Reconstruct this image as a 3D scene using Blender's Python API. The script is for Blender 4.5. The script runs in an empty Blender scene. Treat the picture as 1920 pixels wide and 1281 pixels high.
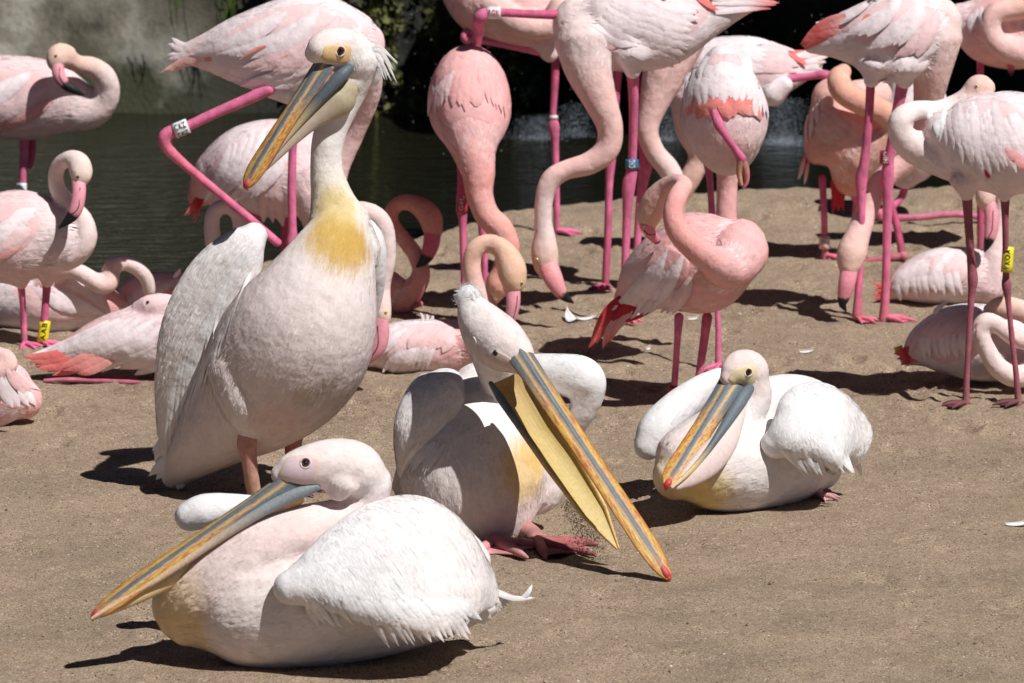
import bpy, math, random
import numpy as np
from mathutils import Vector, kdtree
from mathutils.bvhtree import BVHTree

random.seed(7); RNG = np.random.default_rng(7)
SC = bpy.context.scene
COL = SC.collection

# ------------------------------------------------------------------ camera
CAM_H, PITCH, LENS = 3.2, math.radians(10.0), 200.0
cam_d = bpy.data.cameras.new('camera'); cam = bpy.data.objects.new('camera', cam_d); COL.objects.link(cam)
cam_d.lens = LENS; cam_d.sensor_width = 36.0; cam_d.sensor_fit = 'HORIZONTAL'
cam_d.clip_start = 0.5; cam_d.clip_end = 500.0
cam.location = (0, 0, CAM_H); cam.rotation_euler = (math.pi/2 - PITCH, 0, 0)
cam_d.dof.use_dof = True; cam_d.dof.focus_distance = 15.2; cam_d.dof.aperture_fstop = 8.0
SC.camera = cam

# ------------------------------------------------------------------ sky, sun, exposure
SUN_DIR = Vector((0.50, -0.50, 1.0)).normalized()          # from the scene towards the sun
elev = math.asin(SUN_DIR.z); azim = math.atan2(SUN_DIR.x, SUN_DIR.y)
W = bpy.data.worlds.new('World'); SC.world = W; W.use_nodes = True
nt = W.node_tree; nt.nodes.clear()
sky = nt.nodes.new('ShaderNodeTexSky'); sky.sky_type = 'NISHITA'; sky.sun_disc = False
sky.sun_elevation = elev; sky.sun_rotation = azim; sky.altitude = 600; sky.air_density = 0.2; sky.dust_density = 0.05
bg = nt.nodes.new('ShaderNodeBackground'); bg.inputs['Strength'].default_value = 0.05
wo = nt.nodes.new('ShaderNodeOutputWorld')
nt.links.new(sky.outputs[0], bg.inputs[0]); nt.links.new(bg.outputs[0], wo.inputs[0])
sl = bpy.data.lights.new('sun', 'SUN'); sl.energy = 4.8; sl.angle = math.radians(0.5); sl.color = (1.0, 0.98, 0.955)
sun = bpy.data.objects.new('sun', sl); COL.objects.link(sun)
sun.rotation_euler = (-SUN_DIR).to_track_quat('-Z', 'Y').to_euler(); sun.location = (4, 8, 12)
SC.view_settings.view_transform = 'Standard'; SC.view_settings.look = 'None'
SC.view_settings.exposure = 0.0; SC.view_settings.gamma = 1.0; SC.view_settings.use_curve_mapping = False

# ------------------------------------------------------------------ survey: a pixel of the 1920 px photo -> a place in the yard
F = LENS/36.0*1920.0
FWD = Vector((0, math.cos(PITCH), -math.sin(PITCH))); UPV = Vector((0, math.sin(PITCH), math.cos(PITCH)))
CAMP = Vector((0, 0, CAM_H))
def ray(px, py): return FWD + Vector((1,0,0))*((px-960.0)/F) - UPV*((py-640.5)/F)
def ground(px, py, z=0.0):
    d = ray(px, py); return CAMP + d*((z-CAM_H)/d.z)
def at(px, py, Y):
    d = ray(px, py); return CAMP + d*(Y/d.y)
def mpp(p): return (Vector(p)-CAMP).dot(FWD)/F            # metres per photo pixel at a point

# ------------------------------------------------------------------ noise
def vnoise(x, y, seed=0):
    xi = np.floor(x).astype(np.int64); yi = np.floor(y).astype(np.int64); fx = x-xi; fy = y-yi
    def h(a, b):
        n = (a*374761393 + b*668265263 + seed*974711) & 0xffffffff
        n = ((n ^ (n >> 13))*1274126177) & 0xffffffff
        return ((n ^ (n >> 16)) & 0xffff)/65535.0
    u = fx*fx*(3-2*fx); v = fy*fy*(3-2*fy)
    return (h(xi,yi)*(1-u)+h(xi+1,yi)*u)*(1-v)+(h(xi,yi+1)*(1-u)+h(xi+1,yi+1)*u)*v
def fbm(x, y, seed=0, o=4):
    s = np.zeros_like(x); a = 0.5
    for k in range(o): s = s + a*vnoise(x, y, seed+k*17); x = x*2.03+5.1; y = y*2.03+3.7; a *= 0.5
    return s
def sstep(a, b, x):
    t = np.clip((x-a)/(b-a), 0, 1); return t*t*(3-2*t)

# ------------------------------------------------------------------ materials
def newmat(name):
    m = bpy.data.materials.new(name); m.use_nodes = True
    return m, m.node_tree, m.node_tree.nodes['Principled BSDF']
def N(t, kind, **kw):
    n = t.nodes.new(kind)
    for k, v in kw.items():
        if k in n.inputs: n.inputs[k].default_value = v
        else: setattr(n, k, v)
    return n
def attr_mat(name, rough=0.7, spec=0.3, noise=60.0, vary=0.10, bump=0.25, bdist=0.002, bscale=220.0, stretch=(1,1,1), sheen=0.0, sss=0.0, soft=0.0):
    m, t, b = newmat(name)
    a = N(t, 'ShaderNodeAttribute', attribute_name='Col')
    tc = N(t, 'ShaderNodeTexCoord'); mp = N(t, 'ShaderNodeMapping'); mp.inputs['Scale'].default_value = stretch
    t.links.new(tc.outputs['Object'], mp.inputs[0])
    n1 = N(t, 'ShaderNodeTexNoise', Scale=noise, Detail=4.0)
    t.links.new(mp.outputs[0], n1.inputs['Vector'])
    mr = N(t, 'ShaderNodeMapRange'); mr.inputs[3].default_value = 1-vary; mr.inputs[4].default_value = 1+vary
    mr.inputs[1].default_value = 0.3; mr.inputs[2].default_value = 0.7
    t.links.new(n1.outputs[0], mr.inputs[0])
    mx = N(t, 'ShaderNodeVectorMath', operation='SCALE')
    t.links.new(a.outputs['Color'], mx.inputs[0]); t.links.new(mr.outputs[0], mx.inputs['Scale'])
    t.links.new(mx.outputs[0], b.inputs['Base Color'])
    n2 = N(t, 'ShaderNodeTexNoise', Scale=bscale, Detail=2.0)
    t.links.new(mp.outputs[0], n2.inputs['Vector'])
    bp = N(t, 'ShaderNodeBump', Strength=bump, Distance=bdist); t.links.new(n2.outputs[0], bp.inputs['Height'])
    if soft:
        n3 = N(t, 'ShaderNodeTexNoise', Scale=soft, Detail=3.0); t.links.new(tc.outputs['Object'], n3.inputs['Vector'])
        b3 = N(t, 'ShaderNodeBump', Strength=0.5, Distance=0.012); t.links.new(n3.outputs[0], b3.inputs['Height']); t.links.new(b3.outputs[0], bp.inputs['Normal'])
    t.links.new(bp.outputs[0], b.inputs['Normal'])
    b.inputs['Roughness'].default_value = rough; b.inputs['Specular IOR Level'].default_value = spec
    if sheen: b.inputs['Sheen Weight'].default_value = sheen; b.inputs['Sheen Roughness'].default_value = 0.5
    if sss:
        b.inputs['Subsurface Weight'].default_value = sss; b.inputs['Subsurface Radius'].default_value = (1.0, 0.45, 0.35)
        b.inputs['Subsurface Scale'].default_value = 0.008
    return m
M_PLUME = attr_mat('plumage', 0.8, 0.15, 30, 0.06, 0.15, 0.002, 300, soft=22.0)
M_SKIN = attr_mat('leg_skin', 0.62, 0.25, 38, 0.22, 0.9, 0.003, 330, stretch=(1, 1, 0.55))
M_BILL = attr_mat('horn', 0.5, 0.35, 160, 0.16, 0.5, 0.0012, 420)
M_FACE = attr_mat('face_skin', 0.55, 0.35, 160, 0.07, 0.5, 0.0012, 700)
M_POUCH = attr_mat('pouch_skin', 0.5, 0.35, 90, 0.08, 0.7, 0.0015, 520)
M_BAND = attr_mat('ring_plastic', 0.35, 0.5, 80, 0.06, 0.05, 0.0005, 200)
M_EYE = attr_mat('eye_gloss', 0.06, 0.7, 50, 0.02, 0.0, 0.001, 50)

# ------------------------------------------------------------------ object helpers
def mk(name, V, Fc, mat, parent=None, col=None, smooth=True, kind=None):
    V = np.asarray(V, dtype=np.float64)
    if parent is not None:
        r = parent
        while r.parent: r = r.parent
        V = V - np.array(r.location)
    me = bpy.data.meshes.new(name)
    me.from_pydata(V.tolist(), [], [tuple(int(i) for i in f) for f in Fc])
    if smooth: me.polygons.foreach_set('use_smooth', [True]*len(me.polygons))
    if col is not None:
        c = np.ones((len(V), 4)); c[:, :3] = col
        ca = me.color_attributes.new('Col', 'FLOAT_COLOR', 'POINT'); ca.data.foreach_set('color', c.ravel())
    me.materials.append(mat); me.update()
    o = bpy.data.objects.new(name, me); COL.objects.link(o)
    if parent is not None: o.parent = parent
    if kind: o['kind'] = kind
    return o
def thing(name, label, cat, loc, group=None):
    o = bpy.data.objects.new(name, None); o.empty_display_size = 0.05; COL.objects.link(o)
    o.location = loc; o['label'] = label; o['category'] = cat
    if group: o['group'] = group
    return o
def tag(o, label, cat, group=None):
    o['label'] = label; o['category'] = cat
    if group: o['group'] = group
    return o

def catmull(P, n):
    P = np.asarray(P, float); k = len(P)
    if k == 2:
        t = np.linspace(0, 1, n)[:, None]; return P[0]*(1-t)+P[1]*t
    E = np.vstack([2*P[0]-P[1], P, 2*P[-1]-P[-2]])
    T = np.linspace(0, k-1, n); out = []
    for t in T:
        i = min(int(t), k-2); f = t-i
        a, b, c, d = E[i], E[i+1], E[i+2], E[i+3]
        out.append(0.5*((2*b)+(-a+c)*f+(2*a-5*b+4*c-d)*f*f+(-a+3*b-3*c+d)*f**3))
    return np.array(out)

def loft(path, rn, rb, cols, ring=20, cap=True, ref=(0,1,0)):
    """tube with elliptic sections: rn across (seen from the front), rb in depth -> V, F, colour, flow"""
    path = np.asarray(path); n = len(path); rn = np.maximum(np.asarray(rn), 1e-4); rb = np.maximum(np.asarray(rb), 1e-4)
    T = np.gradient(path, axis=0); T /= np.linalg.norm(T, axis=1)[:, None]+1e-12
    ref = np.asarray(ref, float); alt = np.array([0.0, 0.0, 1.0])
    rings = []
    def frame(t, prev):
        b = ref-ref.dot(t)*t
        w = np.linalg.norm(b)
        if w < 0.45:
            b2 = prev-prev.dot(t)*t if prev is not None else alt-alt.dot(t)*t
            b = b2
        b = b/np.linalg.norm(b)
        if prev is not None and b.dot(prev) < 0: b = -b
        return b, np.cross(t, b)
    prev = None; fr = []
    for i in range(n):
        b, nn = frame(T[i], prev); prev = b; fr.append((b, nn))
    items = []
    if cap:
        r0 = min(rn[0], rb[0])
        for a in (80, 55, 28):
            a = math.radians(a); items.append((0, path[0]-T[0]*r0*math.sin(a), math.cos(a)))
    for i in range(n): items.append((i, path[i], 1.0))
    if cap:
        r1 = min(rn[-1], rb[-1])
        for a in (28, 55, 80):
            a = math.radians(a); items.append((n-1, path[-1]+T[-1]*r1*math.sin(a), math.cos(a)))
    ang = np.linspace(0, 2*math.pi, ring, endpoint=False)
    V = []; C = []; FL = []
    TR = np.column_stack([T, rn])
    for i, p, s in items:
        b, nn = fr[i]
        V.append(p+np.outer(np.cos(ang)*rn[i]*s, nn)+np.outer(np.sin(ang)*rb[i]*s, b))
        C.append(np.repeat(cols[i][None], ring, 0)); FL.append(np.repeat(TR[i][None], ring, 0))
    m = len(items); V = np.vstack(V); C = np.vstack(C); FL = np.vstack(FL)
    Fc = []
    for i in range(m-1):
        for j in range(ring):
            k = (j+1) % ring
            Fc.append((i*ring+j, i*ring+k, (i+1)*ring+k, (i+1)*ring+j))
    Fc.append(tuple(range(ring-1, -1, -1))); Fc.append(tuple((m-1)*ring+j for j in range(ring)))
    return V, Fc, C, FL

def merge(parts):
    V = []; Fc = []; C = []; FL = []; o = 0
    for v, f, c, fl in parts:
        V.append(v); C.append(c); FL.append(fl); Fc += [tuple(i+o for i in q) for q in f]; o += len(v)
    return np.vstack(V), Fc, np.vstack(C), np.vstack(FL)

def remesh(V, Fc, C, FL, voxel, smooth):
    me = bpy.data.meshes.new('tmp'); me.from_pydata(V.tolist(), [], Fc); me.update()
    o = bpy.data.objects.new('tmp', me); COL.objects.link(o)
    r = o.modifiers.new('r', 'REMESH'); r.mode = 'VOXEL'; r.voxel_size = voxel
    s = o.modifiers.new('s', 'SMOOTH'); s.factor = 0.5; s.iterations = smooth
    dg = bpy.context.evaluated_depsgraph_get(); ev = o.evaluated_get(dg); m2 = bpy.data.meshes.new_from_object(ev)
    n = len(m2.vertices); v2 = np.empty(n*3); m2.vertices.foreach_get('co', v2); v2 = v2.reshape(-1, 3)
    f2 = [tuple(p.vertices) for p in m2.polygons]
    nr = np.empty(n*3); m2.vertices.foreach_get('normal', nr); nr = nr.reshape(-1, 3)
    bpy.data.objects.remove(o); bpy.data.meshes.remove(me); bpy.data.meshes.remove(m2)
    kd = kdtree.KDTree(len(V))
    for i, p in enumerate(V): kd.insert(p, i)
    kd.balance()
    c2 = np.empty((n, 3)); fl2 = np.empty((n, 4))
    for i in range(n):
        hits = kd.find_n(v2[i], 6)
        d = np.array([h[2] for h in hits]); idx = [h[1] for h in hits]
        w = 1/(d*d+4e-5); w /= w.sum()
        c2[i] = w@C[idx]; fl2[i] = w@FL[idx]
    return v2, f2, c2, fl2, nr

def smooth_attr(A, Fc, it):
    n = len(A); e = np.array([(f[i], f[(i+1) % len(f)]) for f in Fc for i in range(len(f))])
    for _ in range(it):
        S = A.copy(); cnt = np.ones(n)
        np.add.at(S, e[:, 0], A[e[:, 1]]); np.add.at(cnt, e[:, 0], 1); A = S/cnt[:, None]
    return A

def blades(V, Fc, C, FL, NR, n, L, w, lift, jit=0.25, seed=1, mask=None, colvar=0.035, bvh=None, white=0.0):
    """short contour feathers standing a little off a skin: V,F,C,normals"""
    rng = np.random.default_rng(seed)
    Q = np.array([f[:4] for f in Fc if len(f) == 4]); 
    a, b, c, d = V[Q[:,0]], V[Q[:,1]], V[Q[:,2]], V[Q[:,3]]
    ar = 0.5*np.linalg.norm(np.cross(c-a, d-b), axis=1)
    if mask is not None: ar = ar*mask[Q].mean(axis=1)
    pick = rng.choice(len(Q), n, p=ar/ar.sum()); q = Q[pick]
    u = rng.random(n)[:, None]; v = rng.random(n)[:, None]
    def bi(X): return (X[q[:,0]]*(1-u)+X[q[:,1]]*u)*(1-v)+(X[q[:,3]]*(1-u)+X[q[:,2]]*u)*v
    p, col, fl, nr = bi(V), bi(C), bi(FL), bi(NR)
    nr /= np.linalg.norm(nr, axis=1)[:, None]+1e-9
    rad = fl[:, 3:4]; fl = fl[:, :3]; ks = np.clip(rad/0.11, 0.3, 1.0); kw = np.clip(rad/0.09, 0.4, 1.0)
    fl = fl-nr*(fl*nr).sum(1)[:, None]; fl += rng.normal(0, jit, fl.shape)*0.6; fl = fl-nr*(fl*nr).sum(1)[:, None]
    fl /= np.linalg.norm(fl, axis=1)[:, None]+1e-9
    sd = np.cross(nr, fl); LL = L*(0.6+0.8*rng.random(n))[:, None]*ks; ww = w*(0.6+0.8*rng.random(n))[:, None]*kw
    lf = (lift*(0.3+1.4*rng.random(n))*np.where(rng.random(n) < 0.02, 4.0, 1.0))[:, None]
    mid = p+fl*LL*0.5; tip = p+fl*LL; nm = nr.copy(); ntp = nr.copy()
    if bvh is not None:                                     # keep the feather on the curved skin
        for i in range(n):
            a_ = bvh.find_nearest(mid[i], 0.05)
            if a_[0] is not None: mid[i] = a_[0]; nm[i] = a_[1]
            a_ = bvh.find_nearest(tip[i], 0.05)
            if a_[0] is not None: tip[i] = a_[0]; ntp[i] = a_[1]
    root = p-nr*0.001; ml = mid+sd*ww+nm*(LL*lf*0.6+0.0002); mr = mid-sd*ww+nm*(LL*lf*0.6+0.0002); tip = tip+ntp*LL*lf
    VV = np.stack([root, mr, tip, ml], 1).reshape(-1, 3)
    a_ = white*rng.random((n, 1)); cc = np.repeat((col*(1-a_)+np.array([0.86, 0.80, 0.80])*a_)*(1+rng.normal(0, colvar, (n, 1))), 4, 0)
    nn = nr+rng.normal(0, 0.07, nr.shape)
    nn = np.repeat(nn/np.linalg.norm(nn, axis=1)[:, None], 4, 0)
    return VV, np.clip(cc, 0, 0.92), nn
def mk_blades(name, V, C, NN, mat, parent):
    n = len(V)//4; r = parent
    while r.parent: r = r.parent
    me = bpy.data.meshes.new(name)
    me.vertices.add(len(V)); me.vertices.foreach_set('co', (V-np.array(r.location)).astype(np.float32).ravel())
    me.loops.add(len(V)); me.loops.foreach_set('vertex_index', np.arange(len(V), dtype=np.int32))
    me.polygons.add(n); me.polygons.foreach_set('loop_start', np.arange(0, len(V), 4, dtype=np.int32))
    me.update(calc_edges=True)
    me.polygons.foreach_set('use_smooth', [True]*n)
    ca = me.color_attributes.new('Col', 'FLOAT_COLOR', 'POINT'); c = np.ones((len(V), 4)); c[:, :3] = C
    ca.data.foreach_set('color', c.ravel())
    me.normals_split_custom_set_from_vertices(NN.tolist())
    me.materials.append(mat)
    o = bpy.data.objects.new(name, me); COL.objects.link(o); o.parent = parent; o['kind'] = 'stuff'
    return o
# ------------------------------------------------------------------ a bird and its parts
def unit(v): return v/(np.linalg.norm(v)+1e-12)
def lerpcols(cols, n):
    cols = np.atleast_2d(np.array(cols, float))
    if len(cols) == 1: return np.repeat(cols, n, 0)
    x = np.linspace(0, len(cols)-1, n); return np.stack([np.interp(x, np.arange(len(cols)), cols[:, k]) for k in range(3)], 1)
def arr(v): return np.array(v[:])

class Bird:
    def __init__(s, name, label, cat, foot, group=None, z=0.0):
        g = ground(foot[0], foot[1], z); s.Y = g.y; s.z0 = z
        s.root = thing(name, label, cat, (g.x, g.y, z), group); s.bvhs = []; s.seed = int(foot[0]*7+foot[1])
    def pt(s, px, py, d=0.0): return arr(at(px, py, s.Y+d))
    def path(s, ctrl, n, kd=1.0):
        P = []; R = []; K = []
        for c in ctrl:
            p = s.pt(c[0], c[1], c[2]); P.append(p); R.append(c[3]*mpp(p)); K.append(c[4] if len(c) > 4 else kd)
        Q = catmull(np.column_stack([P, R, K]), n)
        return Q[:, :3], Q[:, 3], Q[:, 3]*Q[:, 4]
    def tube(s, ctrl, cols, n=None, ring=20, k=1.0, cap=True, ref=(0, 1, 0)):
        n = n or max(8, 5*len(ctrl))
        p, rn, rb = s.path(ctrl, n, k); return loft(p, rn, rb, lerpcols(cols, n), ring, cap, ref)
    def body(s, tubes, voxel=0.007, smooth=8, paints=(), nb=5000, L=0.028, w=0.006, lift=0.10, floor=True, name='body', colsm=6):
        V, Fc, C, FL = merge([s.tube(*t) for t in tubes])
        v, f, c, fl, nr = remesh(V, Fc, C, FL, voxel, smooth)
        if floor: v[:, 2] = np.maximum(v[:, 2], s.z0-0.008)
        c = smooth_attr(c, f, colsm)
        bv = BVHTree.FromPolygons(v.tolist(), f); s.bvhs.append(bv)
        for (px, py, rad, colr, st) in paints:
            h = s.cast(px, py)
            if h is None: continue
            d = np.linalg.norm(v-h[0], axis=1)
            m = (1-sstep(rad*0.40, rad*1.04, d+0.30*rad*(vnoise(v[:,0]*190, v[:,2]*28)-0.5)))[:, None]*st
            c = c*(1-m)+np.array(colr)*m
        o = mk(name, v, f, M_PLUME, s.root, c)
        if nb:
            B = blades(v, f, c, fl, nr, nb, L, w, lift, seed=s.seed, bvh=s.bvhs[-1], white=0.6 if s.root['category'] == 'flamingo' else 0.1)
            mk_blades('plumage', *B, M_PLUME, o)
        s.bodyobj = o; s.bv = v; s.bc = c
        return o
    def shell(s, name, tubes, nb=2500, L=0.03, w=0.005, lift=0.08, voxel=0.008, smooth=6, parent=None, floor=True, flow=None, colvar=0.035):
        """a separate feathered part such as a folded wing"""
        V, Fc, C, FL = merge([s.tube(*t) for t in tubes])
        v, f, c, fl, nr = remesh(V, Fc, C, FL, voxel, smooth)
        if floor: v[:, 2] = np.maximum(v[:, 2], s.z0-0.004)
        c = smooth_attr(c, f, 4)
        if flow is not None: fl[:, :3] = unit(np.array([1.0, 0, 0])*flow[0]-arr(UPV)*flow[1])
        s.bvhs.append(BVHTree.FromPolygons(v.tolist(), f))
        o = mk(name, v, f, M_PLUME, parent or s.root, c)
        if nb:
            B = blades(v, f, c, fl, nr, nb, L, w, lift, seed=s.seed+len(s.bvhs), bvh=s.bvhs[-1], colvar=colvar)
            mk_blades('plumage', *B, M_PLUME, o)
        return o
    def solid(s, name, ctrl, cols, mat, parent=None, n=None, ring=16, k=1.0, cap=True):
        V, Fc, C, FL = s.tube(ctrl, cols, n, ring, k, cap)
        return mk(name, V, Fc, mat, parent or s.root, C)
    def cast(s, px, py, pad=None):
        d = ray(px, py).normalized(); best = None
        for b in s.bvhs:
            h = b.ray_cast(CAMP, d)
            if h[0] is not None and (best is None or h[3] < best[2]): best = (arr(h[0]), arr(h[1]), h[3])
        if best is None and pad is not None:
            p = arr(at(px, py, pad)); return (p, arr(-d), 0.0)
        return best
    def feather(s, x0, y0, x1, y1, w, col, parent, bend=0.0, lift=0.0035, base=0.0012, tipw=0.5, name='feather', tipcol=None, curl=0.0):
        """one contour feather laid along the skin from root to tip (photo px), w = half width px"""
        nu = 7; pts = []; lasty = None; prevc = None
        dx, dy = x1-x0, y1-y0; Ln = math.hypot(dx, dy)+1e-6; nx, ny = -dy/Ln, dx/Ln
        prof = [0.35, 0.72, 0.95, 1.0, 0.9, 0.62, 0.08] if tipw >= 0.5 else [0.4, 0.8, 1.0, 0.92, 0.7, 0.4, 0.04]
        rnd = random.Random(int(x0*31+y0*17+x1)); fw = rnd.uniform(0.9, 1.1)
        grid = []
        for i in range(nu):
            u = i/(nu-1); bx = bend*math.sin(math.pi*u)*Ln
            cx, cy = x0+dx*u+nx*bx, y0+dy*u+ny*bx
            h = s.cast(cx, cy)
            if h is not None and (lasty is None or abs(h[0][1]-lasty) < 0.07): lasty = h[0][1]; nn = h[1]
            elif lasty is None:
                lasty = s.Y-0.05; nn = np.array([0, -0.9, 0.4]); h = (arr(at(cx, cy, lasty)), nn)
            else: h = (arr(at(cx, cy, lasty)), nn)
            c = h[0]; row = []
            off = base+lift*u+curl*u*u
            sideD = np.array([1.0, 0, 0])*nx-arr(UPV)*ny
            sideD = sideD-nn*sideD.dot(nn)
            sideD /= np.linalg.norm(sideD)+1e-9
            hw = w*fw*prof[i]*mpp(c)
            for v in (-1, -0.5, 0, 0.5, 1):
                row.append(c+sideD*v*hw+nn*(off+0.16*hw*(1-v*v)))
            grid.append(row)
        V = np.array(grid).reshape(-1, 3); Fc = [(i*5+j, i*5+j+1, (i+1)*5+j+1, (i+1)*5+j) for i in range(nu-1) for j in range(4)]
        cc = np.array(col, float); tc = np.array(tipcol if tipcol is not None else col, float)
        jitter = rnd.uniform(0.95, 1.04)
        C = []
        for i in range(nu):
            u = i/(nu-1)
            for v in (-1, -0.5, 0, 0.5, 1): C.append((cc*(1-u)+tc*u)*jitter*(1.05 if v == 0 else 1.0 if abs(v) < 0.9 else 0.90))
        n0 = len(V); V = np.vstack([V, V-np.array([0, -0.0008, 0.0])]); 
        return mk(name, V[:n0], Fc, M_PLUME, parent, np.array(C)[:n0])
    def fan(s, r0, r1, t0, t1, n, w, col, parent, bend=0.0, **kw):
        rnd = random.Random(int(r0[0]*3+t1[1]*5+n))
        for i in range(n):
            u = i/max(1, n-1)
            j = lambda a: rnd.uniform(-a, a)
            s.feather(r0[0]*(1-u)+r1[0]*u+j(4), r0[1]*(1-u)+r1[1]*u+j(4), t0[0]*(1-u)+t1[0]*u+j(6), t0[1]*(1-u)+t1[1]*u+j(6),
                      w*rnd.uniform(0.85, 1.15), col, parent, bend, **kw)
    def plume(s, p0, p1, p2, w, cols, parent, name='feather'):
        """a free feather through three (px,py,d) points, w half width px"""
        P = catmull(np.array([s.pt(*p0), s.pt(*p1), s.pt(*p2)]), 9); V = []; C = []; cl = lerpcols(cols, 9)
        prof = [0.4, 0.75, 0.95, 1, 1, 0.9, 0.75, 0.5, 0.06]
        T = np.gradient(P, axis=0)
        for i in range(9):
            t = T[i]/np.linalg.norm(T[i]); view = P[i]-arr(CAMP); view /= np.linalg.norm(view)
            sd = np.cross(t, view); sd /= np.linalg.norm(sd)+1e-9; nn = np.cross(sd, t); hw = w*prof[i]*mpp(P[i])
            if nn.dot(view) > 0: nn = -nn
            for v in (-1, 0, 1):
                V.append(P[i]+sd*v*hw+nn*0.3*hw*(1-v*v)); C.append(cl[i]*(1.0 if v else 1.04))
        Fc = [(i*3+j, i*3+j+1, (i+1)*3+j+1, (i+1)*3+j) for i in range(8) for j in range(2)]
        return mk(name, V, Fc, M_PLUME, parent, np.array(C))
    def tailfan(s, n, r0, r1, m0, m1, t0, t1, w, cols, parent):
        rnd = random.Random(int(r0[0]+t1[1])); mix = lambda a, b, u, j: tuple(a[k]*(1-u)+b[k]*u+(rnd.uniform(-j, j) if k < 2 else 0) for k in range(3))
        for i in range(n):
            u = i/max(1, n-1); s.plume(mix(r0, r1, u, 2), mix(m0, m1, u, 3), mix(t0, t1, u, 5), w*rnd.uniform(.8, 1.2), cols, parent)
    def patch(s, name, poly, col, mat, parent=None, off=0.0015, rings=6, colc=None, edge=None, blend=0.0):
        """skin patch bounded by a photo px outline, laid on the body"""
        P = np.array(poly, float); m = 4*len(P); Pc = catmull(np.vstack([P, P[:1]]), m+1)[:-1]; ctr = Pc.mean(0)
        V = []; C = []; hc = s.cast(ctr[0], ctr[1]); 
        if hc is None: return None
        col = np.array(col); colc = np.array(colc if colc is not None else col); edge = np.array(edge if edge is not None else col)
        V.append(hc[0]+hc[1]*off); C.append(colc)
        for r in range(1, rings+1):
            u = r/rings
            for q in Pc:
                x, y = ctr*(1-u)+q*u
                h = s.cast(x, y)
                uu_ = u
                while (h is None or abs(h[0][1]-hc[0][1]) > 0.15) and uu_ > 0.1:
                    uu_ *= 0.94; x, y = ctr*(1-uu_)+q*uu_; h = s.cast(x, y)
                if h is None: h = hc
                V.append(h[0]+h[1]*(off if r < rings else -0.003)); C.append(colc*(1-u)+col*u if r < rings-1 else edge)
        Fc = [(0, 1+j, 1+(j+1) % m) for j in range(m)]
        for r in range(rings-1):
            for j in range(m):
                k = (j+1) % m; a = 1+r*m
                Fc.append((a+j, a+m+j, a+m+k, a+k))
        C = np.array(C)
        if blend:
            for i, p in enumerate(V): C[i] = C[i]*(1-blend)+s.bc[np.argmin(((s.bv-p)**2).sum(1))]*blend
        return mk(name, V, Fc, mat, parent or s.bodyobj, C)
    def eye(s, px, py, r, iris, pupil=0.5, parent=None, lid=None):
        h = s.cast(px, py)
        c = h[0] if h is not None else s.pt(px, py, -0.1)
        view = arr(CAMP)-c; view /= np.linalg.norm(view)
        nn = (h[1] if h is not None else view)*0.6+view*0.4; nn /= np.linalg.norm(nn); R = r*mpp(c)
        o = ball('eye', c-nn*R*0.45, R, iris, M_EYE, parent or s.root)
        ball('pupil', c-nn*R*0.45+nn*R*0.62, R*pupil, (0.006, 0.004, 0.004), M_EYE, o)
        if lid is not None:
            ux = np.cross(nn, [0, 0, 1.0]); ux /= np.linalg.norm(ux); uy = np.cross(ux, nn)
            P = np.array([c+nn*R*0.05+(ux*math.cos(a)+uy*math.sin(a))*R*1.02 for a in np.linspace(0, 2*math.pi, 20)])
            V, Fc, C, _ = loft(P, np.full(20, R*0.2), np.full(20, R*0.2), lerpcols([lid], 20), 8, False)
            mk('eyelid', V, Fc, M_FACE, o, C)
        return o
    def leg(s, pts, cols, foot=None, name='leg', toe=0.0, footcol=None, size=0.085, k=1.0, n=None, sp=0.62):
        """pts: (px,py,r[,d]); foot = True puts a webbed foot at the last point, toe = heading in degrees (0 = right, -90 = to the camera)"""
        ctrl = [(p[0], p[1], p[3] if len(p) > 3 else 0.0, p[2]*(0.9 if s.root['category'] == 'flamingo' else 1.0)) for p in pts]
        n = n or 6*len(ctrl); V, Fc, C, FL = s.tube(ctrl, cols, n, 12, k)
        q = V.mean(1)*0+V[:, 2]*33+V[:, 0]*9+s.seed; C = C*(0.80+0.42*fbm(q, V[:, 0]*14, 5, 3))[:, None]
        knob = sstep(0.25, 0.75, vnoise(V[:, 2]*210+s.seed, V[:, 0]*170, 3))[:, None]; C = C*(1-0.14*knob)
        low = (1-sstep(0.0, 0.10, V[:, 2]-s.z0))[:, None]*0.35; C = C*(1-low)+np.array((0.30, 0.20, 0.15))*low
        o = mk(name, V, Fc, M_SKIN, s.root, C)
        if foot:
            e = s.pt(ctrl[-1][0], ctrl[-1][1], ctrl[-1][2])
            webfoot(o, (e[0], e[1], max(s.z0, ground_z(e[0], e[1]))), toe, size, footcol if footcol is not None else cols[-1], sp)
        return o
    def band(s, px, py, ang, length, r, col, legobj, text=None, d=0.0, tcol=(0.02, 0.02, 0.02), rows=((0.0, 1.0),)):
        """ring round a leg: ang = direction of the leg in the picture, degrees"""
        c = s.pt(px, py, d); m = mpp(c); a = math.radians(ang)
        ax = np.array([math.cos(a), 0, 0])+arr(UPV)*math.sin(a); ax /= np.linalg.norm(ax)
        L = length*m; R = r*m
        P = np.array([c+ax*L*t for t in (-0.5, -0.5, -0.2, 0.2, 0.5, 0.5)]); P[0] += ax*0.0004; P[-1] -= ax*0.0004
        V, Fc, C, _ = loft(P, [R*0.9, R, R, R, R, R*0.9], [R*0.9, R, R, R, R, R*0.9], lerpcols([col], 6), 24, False)
        o = mk('leg_ring', V, Fc, M_BAND, s.root, C)
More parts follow.
